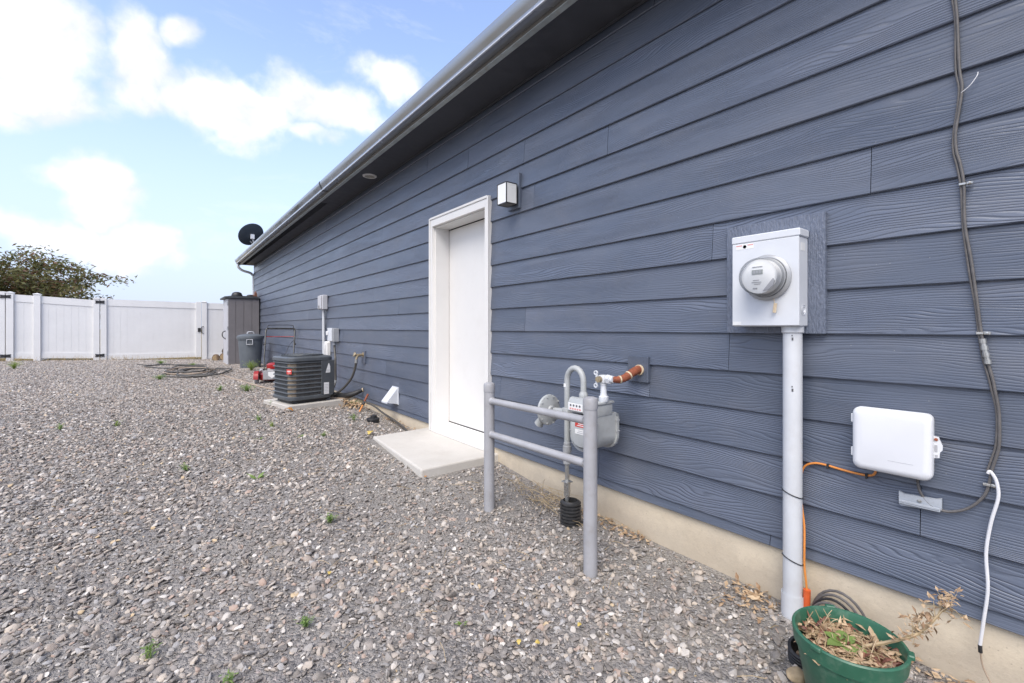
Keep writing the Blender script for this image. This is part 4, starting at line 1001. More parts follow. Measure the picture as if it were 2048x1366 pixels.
# ------------------------------------------------------------------ valve riser, stake and drip pipe along the wall
vx, vy = 1.86, 4.93; vz_ = gz(vx, vy)
t = thing('drain_fitting', 'low round black plastic drain fitting standing in the gravel', 'drain fitting', (vx, vy, vz_))
mb = MB(); mb.lathe([(.068, -.05), (.068, .012), (.062, .016), (.062, .022), (.070, .025), (.070, .042), (.064, .047), (.0001, .048)], (vx, vy, vz_), (0, 0, 1), 24); mb.build('flange', 'black', t)
mb = MB(); mb.lathe([(.034, .04), (.034, .070), (.029, .074), (.0001, .074)], (vx + .015, vy + .02, vz_), (0, 0, 1), 18); mb.build('threaded_cap', 'black', t)
sx, sy = 1.94, 5.56; sz_ = gz(sx, sy)
t = thing('garden_stake', 'slanted orange stake with a black tie near the foundation', 'stake', (sx, sy, sz_))
A, B = V(sx - .02, sy + .02, sz_ - .02), V(sx + .13, sy + .10, sz_ + .20)
mb = MB(); mb.tube([A, A.lerp(B, .55)], .009, 8); mb.build('lower_shaft', 'orange', t)
mb = MB(); mb.tube([A.lerp(B, .55), B], [.012, .014], 8); mb.build('upper_shaft', 'rust', t)
mb = MB(); mb.tube([A.lerp(B, .45), A.lerp(B, .62)], .017, 8); mb.build('tie', 'black', t)
t = thing('drip_pipe', 'thin black drip pipe lying along the foundation before the step', 'pipe', (2.05, 4.9, .2))
mb = MB(); mb.tube([(2.01, 5.66, sz_ + .11), (2.06, 5.45, sz_ + .085), (2.085, 5.2, gz(2.08, 5.2) + .06), (2.075, 4.9, gz(2.07, 4.9) + .045), (2.05, 4.6, gz(2.05, 4.6) + .03), (2.02, 4.38, gz(2.02, 4.38) + .012)], .011, 8, True, 5); mb.build('pipe_length', 'hose', t)

# ------------------------------------------------------------------ lawn mower
mh = math.atan2(-.28, -.96)     # heading towards the camera
t = thing('lawn_mower', 'red push lawn mower with black handle behind the air conditioner', 'lawn mower', (1.66, 9.15, gz(1.6, 9.1)), math.pi - R(16))
# local: +y forward, x right of travel
def wheel(x, y, r, w_):
    wh = thing('wheel', None, None, (x, y, r)); wh.parent = t
    m1 = MB(); m1.lathe([(r * .62, -w_ / 2), (r * .95, -w_ / 2), (r, -w_ / 2 + .008), (r, w_ / 2 - .008), (r * .95, w_ / 2), (r * .62, w_ / 2)], (0, 0, 0), (1, 0, 0), 22, True); m1.build('tyre', 'mgrey', wh, 40, True)
    m1 = MB(); m1.lathe([(.0001, -w_ / 2 + .004), (r * .63, -w_ / 2 + .004), (r * .63, w_ / 2 - .004), (.0001, w_ / 2 - .004)], (0, 0, 0), (1, 0, 0), 20); m1.build('rim', 'label', wh, 40, True)
for sx_ in (-1, 1): wheel(.27 * sx_, .33, .10, .05); wheel(.27 * sx_, -.27, .11, .05)
mb = MB()
k = []
for z, s_ in ((.06, 1.0), (.07, 1.02), (.15, .98), (.175, .86)): k.append((z, [(x * s_, y * s_ + .03) for x, y in rrect(-.24, .24, -.31, .33, .14, 5)]))
kk = len(k[0][1]); vs = [(x, y, z) for z, o in k for x, y in o]
mb.add(vs, [(i * kk + j, i * kk + (j + 1) % kk, (i + 1) * kk + (j + 1) % kk, (i + 1) * kk + j) for i in range(3) for j in range(kk)] + [tuple(range(kk)), tuple(range(3 * kk, 4 * kk))]); mb.build('deck', 'red', t, 40, True)
for sx_ in (-1, 1):
    mb = MB(); o_ = [(.345 + .125 * math.cos(a), .10 + .125 * math.sin(a)) for a in [R(-5 + 190 * i / 10) for i in range(11)]]; o_ += [(.345 + .112 * math.cos(a), .10 + .112 * math.sin(a)) for a in [R(185 - 190 * i / 10) for i in range(11)]]
    mb.prism([(.235 * sx_, y_, z_) for y_, z_ in o_], (.07 * sx_, 0, 0)); mb.build('wheel_guard', 'red', t, 40, True)
mb = MB(); mb.box((.02, .375, .15), (.30, .02, .16), None, .006); fp = mb.build('front_panel', 'mgrey', t, 30, True)
mb = MB(); mb.prism([(-.03, .3855, .205), (.09, .3855, .205), (.09, .3855, .14), (.03, .3855, .095), (-.03, .3855, .14)], (0, .002, 0)); mb.build('shield_badge', 'label', fp, 0, True)
mb = MB(); mb.box((0, .03, .21), (.26, .28, .08), None, .02, 2); mb.build('engine_block', 'mgrey', t, 40, True)
mb = MB(); mb.lathe([(.15, .24), (.155, .25), (.155, .31), (.12, .335), (.05, .345), (.0001, .346)], (0, .04, 0), (0, 0, 1), 24); mb.build('engine_shroud', 'red', t, 40, True)
mb = MB(); mb.box((.13, -.03, .275), (.06, .14, .08), None, .012, 2); mb.build('air_filter', 'black', t, 40, True)
mb = MB(); mb.lathe([(.0001, 0), (.035, 0), (.035, .02), (.02, .03), (.0001, .03)], (-.10, -.09, .335), (0, 0, 1), 14); mb.build('fuel_cap', 'black', t, 40, True)
mb = MB(); mb.box((.255, .05, .13), (.02, .30, .15), None, .006); dp = mb.build('side_panel', 'mgrey', t, 30, True)
mb = MB(); mb.prism([(.2655, .01, .19), (.2655, .12, .19), (.2655, .12, .13), (.2655, .065, .085), (.2655, .01, .13)], (.001, 0, 0)); mb.build('panel_badge', 'label', dp, 0, True)
mb = MB(); mb.prism([(-.2, -.32, .10), (-.2, -.62, .12), (-.2, -.64, .36), (-.2, -.34, .32)], (.4, 0, 0)); mb.build('grass_bag', 'black', t, 0, True)
for sx_ in (-1, 1):
    mb = MB(); mb.tube([(.225 * sx_, -.27, .16), (.25 * sx_, -.45, .42), (.25 * sx_, -.58, .66)], .0125, 8); hl = mb.build('lower_handle', 'tube', t, 40, True)
    mb = MB(); mb.lathe([(.0001, 0), (.024, .002), (.024, .018), (.0001, .02)], (.262 * sx_, -.58, .655), (sx_, 0, 0), 10); mb.build('wing_knob', 'black', hl, 40, True)
mb = MB(); mb.tube([(-.25, -.57, .64), (-.255, -.70, .88), (-.245, -.735, .935), (-.20, -.75, .955), (.20, -.75, .955), (.245, -.735, .935), (.255, -.70, .88), (.25, -.57, .64)], .0135, 8, True, 4); mb.build('upper_handle', 'tube', t, 40, True)
mb = MB(); mb.tube([(-.235, -.70, .90), (-.225, -.73, .99), (-.18, -.74, 1.02), (.18, -.74, 1.02), (.225, -.73, .99), (.235, -.70, .90)], .0065, 8, True, 4); mb.build('brake_bail', 'tube', t, 40, True)
mb = MB(); mb.tube([(-.25, -.66, .80), (-.22, -.67, .795), (.22, -.67, .795), (.25, -.66, .80)], .007, 8); mb.build('drive_bar', 'red', t, 40, True)
mb = MB(); mb.tube([(-.25, -.62, .74), (-.16, -.45, .60), (-.10, -.2, .36)], .004, 6, True, 5); mb.build('throttle_cable', 'black', t, 40, True)

# ------------------------------------------------------------------ rubbish bin
bxn, byn = 1.70, 12.45; bzn = gz(bxn, byn)
t = thing('rubbish_bin', 'round dark grey plastic rubbish bin with lid beside the brown shed', 'bin', (bxn, byn, bzn))
mb = MB(); mb.lathe([(.205, 0), (.212, .01), (.262, .66), (.272, .665), (.272, .72), (.25, .72), (.20, .02)], (bxn, byn, bzn), (0, 0, 1), 36, True); mb.lathe([(.0001, .015), (.205, .016)], (bxn, byn, bzn), (0, 0, 1), 36); mb.build('bin_body', 'can', t, 30)
mb = MB(); mb.lathe([(.284, .695), (.288, .70), (.288, .755), (.275, .765), (.20, .795), (.12, .81), (.0001, .814)], (bxn, byn, bzn), (0, 0, 1), 36); lid = mb.build('bin_lid', 'can', t, 30)
mb = MB(); mb.tube([(bxn - .07, byn, bzn + .80), (bxn - .05, byn, bzn + .85), (bxn + .05, byn, bzn + .85), (bxn + .07, byn, bzn + .80)], .016, 8, True, 3); mb.build('lid_knob', 'can_h', lid)
bd_ = V(-bxn * .45, -byn, 0).normalized(); sd_ = V(-bd_.y, bd_.x, 0)
for ang in (-8, 172):
    q = Matrix.Rotation(R(ang), 3, 'Z'); b1, s1 = q @ bd_, q @ sd_
    c_ = V(bxn, byn, bzn + .62) + b1 * .272
    mb = MB(); mb.tube([c_ + s1 * .06 + V(0, 0, .055), c_ + s1 * .062 + b1 * .02 - V(0, 0, .055), c_ - s1 * .062 + b1 * .02 - V(0, 0, .055), c_ - s1 * .06 + V(0, 0, .055), c_ + s1 * .06 + V(0, 0, .055)], .012, 8); mb.build('bin_handle', 'can_h', t)

# ------------------------------------------------------------------ storage shed
hx0, hx1, hy0, hy1 = 1.392, 2.118, 14.0, 15.0; hz0 = gz(1.7, 14.1) - .02; hz1 = 2.01
t = thing('storage_shed', 'tall narrow brown grey resin shed at the far end of the house', 'shed', (1.75, 14.5, hz0))
mb = MB(); mb.box2((hx0 + .03, hy0 + .02, hz0), (hx1 - .01, hy1, hz1 - .01)); mb.build('shed_body', 'shed', t)
cuts = [hx0 + .006, 1.57, 1.755, 1.945, hx1]
for a, b in zip(cuts[:-1], cuts[1:]):
    mb = MB(); mb.box2((a + .003, hy0 - .012, hz0 + .005), (b - .003, hy0 + .018, hz1 - .03), .004); mb.build('wall_board', 'shed', t)
mb = MB(); mb.box2((hx0 - .012, hy0 + .004, hz0 + .02), (hx0 + .0295, hy0 + .46, hz1 - .035), .006); dr = mb.build('shed_door', 'shed_l', t)
mb = MB(); mb.tube([(hx0 - .012, hy0 + .40, 1.12), (hx0 - .08, hy0 + .40, 1.08), (hx0 - .085, hy0 + .40, .98), (hx0 - .012, hy0 + .40, .90)], .012, 8, True, 4); mb.build('door_handle', 'black', dr)
mb = MB(); mb.box2((hx0 - .012, hy0 + .466, hz0 + .02), (hx0 + .0295, hy1 - .01, hz1 - .035), .006); mb.build('shed_door', 'shed_l', t)
for zz in (.5, 1.15, 1.8):
    mb = MB(); mb.box2((hx0 - .02, hy0 - .005, zz), (hx0 + .004, hy0 + .0035, zz + .09), .002); mb.build('hinge', 'galv2', t)
mb = MB(); mb.box2((hx0 - .085, hy0 - .05, hz1 - .03), (hx1 + .012, hy1 + .05, hz1 + .02), .012, 2); mb.prism([(hx0 - .06, hy0 - .04, hz1 + .02), (hx1, hy0 - .04, hz1 + .02), (hx1 - .1, hy0 - .04, hz1 + .045), (hx0 + .1, hy0 - .04, hz1 + .045)], (0, 1.05, 0)); mb.build('shed_roof', 'shed_r', t)
for (xx, rr_, hh, mt, nm, lb) in ((1.63, .13, .12, 'black', 'planter_saucer', 'dark rounded bundle lying on the shed roof nearer the fence'), (1.95, .10, .06, 'black', 'flat_bundle', 'low dark bundle lying in the middle of the shed roof')):
    mb = MB(); mb.lathe([(rr_, 0), (rr_ * 1.02, hh * .3), (rr_ * .8, hh * .8), (rr_ * .4, hh), (.0001, hh * 1.03)], (xx, 14.3, hz1 + .045), (0, 0, 1), 18); o = mb.build('dark_bundle', mt, None, 40); tag(o, lb, 'bundle', 'things on the shed roof')
mb = MB(); mb.prism([(2.00, 14.15, hz1 + .03), (2.10, 14.15, hz1 + .03), (2.085, 14.15, hz1 + .14), (2.06, 14.15, hz1 + .20), (2.035, 14.15, hz1 + .13)], (0, .2, 0)); o = mb.build('pointed_bundle', 'deadr', None, 0); tag(o, 'small dark red pointed object on the shed roof by the wall', 'object')

# ------------------------------------------------------------------ satellite dish on the roof
dx, dy, dz = 1.955, 14.2, 3.75
t = thing('satellite_dish', 'dark satellite dish standing on the roof edge above the gutter', 'satellite dish', (dx + .1, dy, 3.25))
nrm = V(-.35, .80, .62).normalized()
mb = MB(); pr = [(.0001, -.05)] + [(.33 * i / 8, -.05 + .06 * (i / 8) ** 2) for i in range(1, 9)] + [(.335, .014)] + [(.33 * i / 8, -.043 + .06 * (i / 8) ** 2) for i in range(8, 0, -1)] + [(.0001, -.043)]
mb.lathe(pr, (dx, dy, dz), nrm, 36); mb.build('reflector', 'dish', t, 50)
c_ = V(dx, dy, dz) - nrm * .06
mb = MB(); mb.box(c_ - V(0, .02, .03), (.10, .07, .13), None, .01); mb.build('mount_bracket', 'galv', t)
mb = MB(); mb.tube([c_ - V(0, .03, .05), (dx + .06, dy - .03, dz - .25), (dx + .12, dy - .02, GT + .12)], .022, 10); mb.build('mast', 'galv2', t)
mb = MB(); mb.tube([c_ + V(0, .05, -.2), V(dx, dy, dz) + nrm * .38 - V(0, 0, .18)], .014, 8); mb.box(V(dx, dy, dz) + nrm * .42 - V(0, 0, .14), (.07, .10, .07), None, .01); mb.build('feed_arm', 'galv2', t)

# ------------------------------------------------------------------ white vinyl fence and gates
FS = 17.5
def fz(n): return gz(n, FS)
def fence_post(n, z1, label, y=FS, w_=.135):
    t = thing('fence_post', label, 'fence post', (n, y, gz(n, y)), 0, 'white vinyl fence posts')
    mb = MB(); mb.box2((n - w_ / 2, y - w_ / 2, gz(n, y) - .3), (n + w_ / 2, y + w_ / 2, z1 - .03), .004); mb.build('post_sleeve', 'vinyl', t)
    mb = MB(); mb.box2((n - w_ / 2 - .010, y - w_ / 2 - .010, z1 - .03), (n + w_ / 2 + .010, y + w_ / 2 + .010, z1 - .008), .003)
    h_ = w_ / 2 + .004; b = len(mb.v); mb.add([(n - h_, y - h_, z1 - .008), (n + h_, y - h_, z1 - .008), (n + h_, y + h_, z1 - .008), (n - h_, y + h_, z1 - .008), (n, y, z1 + .015)], [(0, 1, 4), (1, 2, 4), (2, 3, 4), (3, 0, 4), (3, 2, 1, 0)])
    mb.build('post_cap', 'vinyl', t); return t
def panel_parts(t, n0, n1, zt0, zt1, zb0, zb1, y=FS, rail=.19, brail=.15, bw=.152, thick=.05):
    def slab(a, b, za0, za1, zb0_, zb1_, th, nm):
        mb = MB(); mb.prism([(a, y - th / 2, za0), (b, y - th / 2, za1), (b, y - th / 2, zb1_), (a, y - th / 2, zb0_)], (0, th, 0)); return mb.build(nm, 'vinyl', t, 0)
    slab(n0, n1, zt0 - rail, zt1 - rail, zt0, zt1, thick, 'top_rail')
    slab(n0, n1, zb0, zb1, zb0 + brail, zb1 + brail, thick, 'bottom_rail')
    k = max(2, round((n1 - n0) / bw)); d = (n1 - n0) / k
    lz = lambda n, a, b: a + (b - a) * (n - n0) / (n1 - n0)
    for i in range(k):
        a, b = n0 + i * d + .003, n0 + (i + 1) * d - .003
        slab(a, b, lz(a, zb0, zb1) + brail - .01, lz(b, zb0, zb1) + brail - .01, lz(a, zt0, zt1) - rail + .01, lz(b, zt0, zt1) - rail + .01, .022, 'fence_board')
    slab(n0, n1, zb0 + .05, zb1 + .05, zt0 - .05, zt1 - .05, .014, 'backing_tongue')
def hinge(t, n, z, y=FS):
    for sg in (-1, 1):
        mb = MB(); mb.prism([(n + sg * .012, y - .078, z - .035), (n + sg * .10, y - .078, z - .045), (n + sg * .09, y - .078, z), (n + sg * .10, y - .078, z + .045), (n + sg * .012, y - .078, z + .035)], (0, .01, 0)); h = mb.build('hinge_leaf', 'black', t, 0)
    mb = MB(); mb.cyl((n, y - .076, z - .04), (n, y - .076, z + .04), .012, 10); mb.build('hinge_pin', 'black', t)
fence_post(-3.13, 2.145, 'white vinyl hinge post of the gate cut off by the frame edge')
fence_post(-2.632, 2.125, 'white vinyl post between the two fence panels near the tree')
fence_post(-1.452, 2.055, 'white vinyl hinge post of the wide closed gate')
fence_post(1.095, 2.045, 'white vinyl latch post between the closed gate and the shed')
t = thing('vinyl_fence', 'narrow white vinyl fence panel between two close posts', 'fence panel', (-2.88, FS, fz(-2.88)), 0, 'white vinyl fence panels'); panel_parts(t, -3.06, -2.70, 2.085, 2.065, .40, .37)
t = thing('vinyl_fence', 'white vinyl fence panel between the tree side post and gate hinge', 'fence panel', (-2.0, FS, fz(-2.0)), 0, 'white vinyl fence panels'); panel_parts(t, -2.563, -1.521, 2.06, 1.995, .385, .34)
t = thing('vinyl_fence', 'white vinyl fence panel partly hidden behind the brown shed', 'fence panel', (2.2, FS, fz(2.2)), 0, 'white vinyl fence panels'); panel_parts(t, 1.165, 3.4, 2.0, 1.98, .22, .18)
def gate(n0, n1, zt0, zt1, zb0, zb1, label, hinges, latch):
    t = thing('fence_gate', label, 'gate', ((n0 + n1) / 2, FS, zb0))
    sw = .135
    for a, zt_, zb_ in ((n0, zt0, zb0), (n1 - sw, zt1, zb1)):
        mb = MB(); mb.box2((a, FS - .06, zb_ - .01), (a + sw, FS + .06, zt_ + .02), .004); mb.build('stile', 'vinyl', t)
    panel_parts(t, n0 + sw, n1 - sw, zt0 - .005, zt1 - .005, zb0, zb1)
    for h in hinges: hinge(t, h[0], h[1])
    if latch:
        mb = MB(); mb.box2((n1 - .09, FS - .085, 1.08), (n1 - .01, FS - .061, 1.20), .004); lt = mb.build('latch_body', 'black', t)
        mb = MB(); mb.tube([(n1 + .06, FS - .075, 1.25), (n1 + .01, FS - .10, 1.24), (n1 + .01, FS - .10, 1.05), (n1 + .06, FS - .075, 1.03)], .010, 8); mb.build('latch_striker', 'black', lt)
    return t
gate(-1.368, 1.012, 2.035, 2.005, .285, .285, 'wide closed white vinyl gate with black hinges and latch', [(-1.376, 1.94), (-1.376, .42)], True)
gate(-5.6, -3.215, 2.20, 2.13, .50, .42, 'white vinyl gate with black hinges cut off by the frame edge', [(-3.206, 2.02), (-3.206, .47)], False)
for i in range(4):
    y = FS + 3.0 * (i + 1); fence_post(-2.632, 2.17 - .004 * i, '%s white post cap above the front fence counting from the tree side post' % ['first', 'second', 'third', 'fourth'][i], y)
    if i == 0: t = thing('vinyl_fence', 'white vinyl side fence running back behind the front fence', 'fence', (-2.632, FS + 6, gz(-2.6, FS + 6))); sf = t
    t = sf
    mb = MB(); mb.box2((-2.657, y - 2.93, 1.86), (-2.607, y - .07, 2.03), .003); mb.build('top_rail', 'vinyl', t)
    mb = MB(); mb.box2((-2.657, y - 2.93, .3), (-2.607, y - .07, .45), .003); mb.build('bottom_rail', 'vinyl', t)
    for j in range(19):
        mb = MB(); a = y - 2.93 + j * 2.86 / 19; mb.box2((-2.643, a + .003, .44), (-2.621, a + 2.86 / 19 - .003, 1.87)); mb.build('fence_board', 'vinyl', t, 0)

# ------------------------------------------------------------------ tree beyond the fence
def tree():
    tx, ty_ = -5.6, 26.0
    t = thing('broadleaf_tree', 'bushy green and bronze tree rising behind the white fence', 'tree', (tx, ty_, 0))
    rr = random.Random(5)
    mb = MB(); mb.tube([(tx, ty_, -.1), (tx + .05, ty_, .8), (tx + .1, ty_ + .05, 1.6)], [.22, .17, .14], 10, True, 3); mb.build('trunk', 'bark', t)
    tips = []
    lm = MB()
    for i in range(46):
        az = rr.uniform(0, 2 * math.pi); spread = rr.uniform(1.0, 4.3); topz = rr.uniform(1.7, 4.7) * (1 - .07 * spread) + .2
        p0 = V(tx + .1, ty_, 1.3 + rr.random() * .4)
        p3 = V(tx + math.cos(az) * spread, ty_ + math.sin(az) * spread * .6, topz)
        p1 = p0.lerp(p3, .35) + V(0, 0, .45); p2 = p0.lerp(p3, .7) + V(rr.gauss(0, .15), rr.gauss(0, .15), .35)
        P, rad = spline([p0, p1, p2, p3], 4, [.06, .035, .02, .006])
        lm.tube(P, rad, 5)
        tips.append(P)
        for q in range(11):
            b = P[rr.randrange(3, len(P))]; e = b + V(rr.gauss(0.1, .42), rr.gauss(0, .4), rr.uniform(-.25, .5))
            lm.tube([b, b.lerp(e, .5) + V(0, 0, .08), e], [.012, .008, .003], 4); tips.append([b.lerp(e, .3), b.lerp(e, .65), e])
    lm.build('limbs', 'bark', t)
    for nm, mt, num in (('crown', 'leafg', 24000), ('bronze_leaves', 'leafr', 7000)):
        cr = MB(); vs, fs = [], []
        for i in range(num):
            P = rr.choice(tips); b = P[rr.randrange(max(0, len(P) // 3), len(P))]
            sc_ = .17 if mt == 'leafg' else .19
            c = b + V(rr.gauss(0, sc_), rr.gauss(0, sc_), rr.gauss(-.05, sc_ * .75))
            if c.z < .4: c.z = .4 + rr.random()
            ln = rr.uniform(.10, .22); wd_ = ln * rr.uniform(.28, .45)
            d1 = V(rr.gauss(.5, .7), rr.gauss(0, .7), rr.gauss(-.1, .6)).normalized(); d2 = d1.cross(V(rr.gauss(0, 1), rr.gauss(0, 1), rr.gauss(0, 1))).normalized()
            k = len(vs); vs += [c - d1 * ln / 2, c + d2 * wd_ / 2, c + d1 * ln / 2, c - d2 * wd_ / 2]; fs.append((k, k + 1, k + 2, k + 3))
        cr.add(vs, fs)
        me = bpy.data.meshes.new(nm); me.from_pydata([tuple(Vector(v) - t.location) for v in cr.v], [], cr.f); me.materials.append(M[mt])
        o = bpy.data.objects.new(nm, me); COL.objects.link(o); o.parent = t
tree()

# ------------------------------------------------------------------ hoses on the gravel
t = thing('hose_heap', 'untidy heap of dark garden hose on the gravel before the gate', 'hose', (.6, 12.0, .24))
rr = random.Random(3)
for j in range(6):
    cx_, cy_ = .62 + rr.uniform(-.18, .18), 11.7 + rr.uniform(-.5, .5); ra, rb_ = rr.uniform(.26, .46), rr.uniform(.5, 1.1); ph = rr.uniform(0, 6.28)
    pts_ = []
    for i in range(26):
        a = ph + (2 * math.pi + .5) * i / 25; x = cx_ + ra * math.cos(a) + .05 * math.sin(3 * a); y = cy_ + rb_ * math.sin(a)
        pts_.append((x, y, gz(x, y) + .022 + .008 * j + .01 * math.sin(2 * a + j)))
    mb = MB(); mb.tube(pts_, .013, 7, True, 2); mb.build('hose_loop', 'hose' if j != 3 else 'hose_t', t)
pts_ = [(-.46, 14.6), (-.2, 14.3), (.1, 14.6), (.4, 13.6), (.8, 13.0), (1.0, 12.4)]
mb = MB(); mb.tube([(x, y, gz(x, y) + .02) for x, y in pts_], .015, 7, True, 5); mb.build('hose_tail', 'hose', t)
pts_ = [(.30, 12.6), (-.1, 13.2), (-.3, 13.9), (.2, 14.1), (.9, 13.7)]
mb = MB(); mb.tube([(x, y, gz(x, y) + .03) for x, y in pts_], .015, 7, True, 5); mb.build('hose_tail', 'hose', t)
pts_ = [(.95, 11.0), (1.05, 10.2), (1.12, 9.6), (1.2, 8.9), (1.28, 8.4), (1.40, 7.95), (1.5, 7.6), (1.62, 7.3)]
mb = MB(); mb.tube([(x, y, gz(x, y) + .018) for x, y in pts_], .014, 8, True, 5); o = mb.build('tan_hose', 'hose_t', None); tag(o, 'pale tan hose running across gravel towards the air conditioner', 'hose')

# logs by the gate post
for i, (x, z, r_, lb) in enumerate(((1.30, .09, .095, 'short cut log on gravel beside the gate latch post'), (1.50, .105, .105, 'short cut log on gravel beside the brown shed'), (1.53, .28, .075, 'dark piece of wood resting on the short cut logs'))):
    t = thing('log', lb, 'log', (x, 16.4, gz(x, 16.4)), 0, 'logs by the shed')
    zz = gz(x, 16.4) + z
    mb = MB(); mb.tube([(x, 16.25, zz), (x + .03, 16.45, zz), (x + .05, 16.75, zz)], r_, 12); mb.build('bark', 'log' if i < 2 else 'black', t)
    mb = MB(); mb.cyl((x, 16.247, zz), (x, 16.2505, zz), r_ * .88, 12); mb.build('cut_end', 'logend' if i < 2 else 'log', t)

# ------------------------------------------------------------------ green pot with a dried plant
px_, py_ = 1.690, .482; pz_ = gz(px_, py_) - .005
t = thing('plant_pot', 'green plastic plant pot beside the grey conduit', 'plant pot', (px_, py_, pz_))
rz = .262
PQ = .82
mb = MB(); mb.lathe([(r_ * PQ, h_) for r_, h_ in [(.118, 0), (.122, .004), (.135, .075), (.1372, .078), (.152, .150), (.1545, .153), (.166, rz - .045), (.158, rz - .045), (.116, .01)]], (px_, py_, pz_), (0, 0, 1), 56, True); mb.lathe([(.0001, .012), (.12 * PQ, .012)], (px_, py_, pz_), (0, 0, 1), 40); mb.build('pot_body', 'pot', t, 30)
mb = MB(); mb.lathe([(r_ * PQ, h_) for r_, h_ in [(.1665, rz - .045), (.176, rz - .043), (.181, rz - .008), (.182, rz), (.178, rz + .004), (.171, rz + .003), (.167, rz - .006), (.1585, rz - .05), (.155, rz - .062), (.1515, rz - .062), (.159, rz - .0455)]], (px_, py_, pz_), (0, 0, 1), 56, True); rim = mb.build('pot_rim', 'pot', t, 40)
for a in (35, 165, 285):
    mb = MB(); ca, sa = math.cos(R(a)), math.sin(R(a)); mb.box((px_ + ca * .181 * PQ, py_ + sa * .181 * PQ, pz_ + rz + .001), (.016, .03, .014), Euler((0, 0, R(a))).to_matrix(), .003); mb.build('hanger_notch', 'pot', rim)
mb = MB(); ng_ = 16
vs = [(px_, py_, pz_ + .215)]; fs = []
for i in range(1, 7):
    for j in range(24):
        a = 2 * math.pi * j / 24; r_ = .156 * PQ * i / 6
        vs.append((px_ + r_ * math.cos(a), py_ + r_ * math.sin(a), pz_ + .212 + .012 * mnoise.noise(V(r_ * math.cos(a) * 25, r_ * math.sin(a) * 25, 0)) - .012 * (i / 6) ** 2))
for j in range(24): fs.append((0, 1 + j, 1 + (j + 1) % 24))
for i in range(5):
    for j in range(24): fs.append((1 + i * 24 + j, 1 + (i + 1) * 24 + j, 1 + (i + 1) * 24 + (j + 1) % 24, 1 + i * 24 + (j + 1) % 24))
mb.add(vs, fs); mb.build('soil', 'soil', t, 60)

def leaf_faces(c, d, up, ln, wd_, curl=.25):
    """a small bent leaf: two quads folded along the rib"""
    d = d.normalized(); s_ = d.cross(up)
    s_ = s_.normalized() if s_.length > 1e-4 else d.orthogonal().normalized()
    n_ = s_.cross(d)
    a = c; m_ = c + d * ln * .5 + n_ * ln * curl * .5; e = c + d * ln
    l_, r_ = m_ + s_ * wd_ / 2 - n_ * wd_ * .2, m_ - s_ * wd_ / 2 - n_ * wd_ * .2
    return [a, l_, m_, r_, e], [(0, 1, 2), (0, 2, 3), (1, 4, 2), (2, 4, 3)]

rr = random.Random(21)
t = thing('dried_plant', 'dried brown plant with a few green leaves in the green pot', 'plant', (px_, py_, pz_ + .21))
lit = MB(); st_ = MB(); dk_ = MB()
for i in range(620):
    a, q = rr.uniform(0, 6.28), .150 * PQ * math.sqrt(rr.random())
    c = V(px_ + q * math.cos(a), py_ + q * math.sin(a), pz_ + .216 + rr.random() * .022)
    d = V(rr.gauss(0, 1), rr.gauss(0, 1), rr.gauss(.1, .35))
    tgt = lit if rr.random() < .8 else dk_
    tgt.add(*leaf_faces(c, d, V(rr.gauss(0, .3), rr.gauss(0, .3), 1), rr.uniform(.018, .046), rr.uniform(.008, .020), rr.uniform(-.3, .6)))
for i in range(110):
    a, q = rr.uniform(0, 6.28), .145 * PQ * math.sqrt(rr.random())
    c = V(px_ + q * math.cos(a), py_ + q * math.sin(a), pz_ + .222 + rr.random() * .016)
    d = V(rr.gauss(0, 1), rr.gauss(0, 1), rr.gauss(.12, .25)).normalized() * rr.uniform(.03, .075)
    e = c + d
    if (V(e.x - px_, e.y - py_, 0)).length > .155 * PQ: continue
    st_.tube([c, c.lerp(e, .5) + V(0, 0, .006), e], .0012, 4, False)
lit.build('dry_leaves', 'dead', t, 0)['kind'] = 'stuff'; dk_.build('dark_dry_leaves', 'deadr', t, 0)['kind'] = 'stuff'; st_.build('straw', 'straw', t, 0)['kind'] = 'stuff'
base_ = V(px_ + .02, py_ - .03, pz_ + .235)
main = [base_, base_ + V(.05, -.05, .02), base_ + V(.10, -.10, .045), base_ + V(.135, -.125, .070), base_ + V(.155, -.142, .098), base_ + V(.172, -.155, .122), base_ + V(.185, -.168, .135)]
bs_ = MB(); bs_.tube(main, [.0055, .0052, .0048, .0042, .0034, .0026, .0014], 6, True, 4)
bl = MB()
P, _ = spline(main, 4)
for i in range(38):
    b = P[rr.randrange(6, len(P))]; e = b + V(rr.gauss(0, .022), rr.gauss(0, .022), rr.gauss(.012, .02))
    bs_.tube([b, b.lerp(e, .5) + V(0, 0, .005), e], [.0016, .0013, .0008], 4, False)
    for q in range(4): bl.add(*leaf_faces(e + V(rr.gauss(0, .006), rr.gauss(0, .006), rr.gauss(0, .006)), V(rr.gauss(0, 1), rr.gauss(0, 1), rr.gauss(0, 1)), V(0, 0, 1), rr.uniform(.012, .030), rr.uniform(.007, .015), .3))
for k_ in range(3):
    b = base_ + V(rr.uniform(-.1, .03), rr.uniform(-.02, .08), 0); bs_.tube([b, b + V(.01, .0, .03), b + V(-.005, .012, .06)], [.0022, .0018, .001], 5, True, 4)
bs_.build('dead_branch', 'straw', t); bl.build('withered_leaves', 'dead', t, 0)['kind'] = 'stuff'
gc = V(px_ - .012, py_ + .01, pz_ + .235)
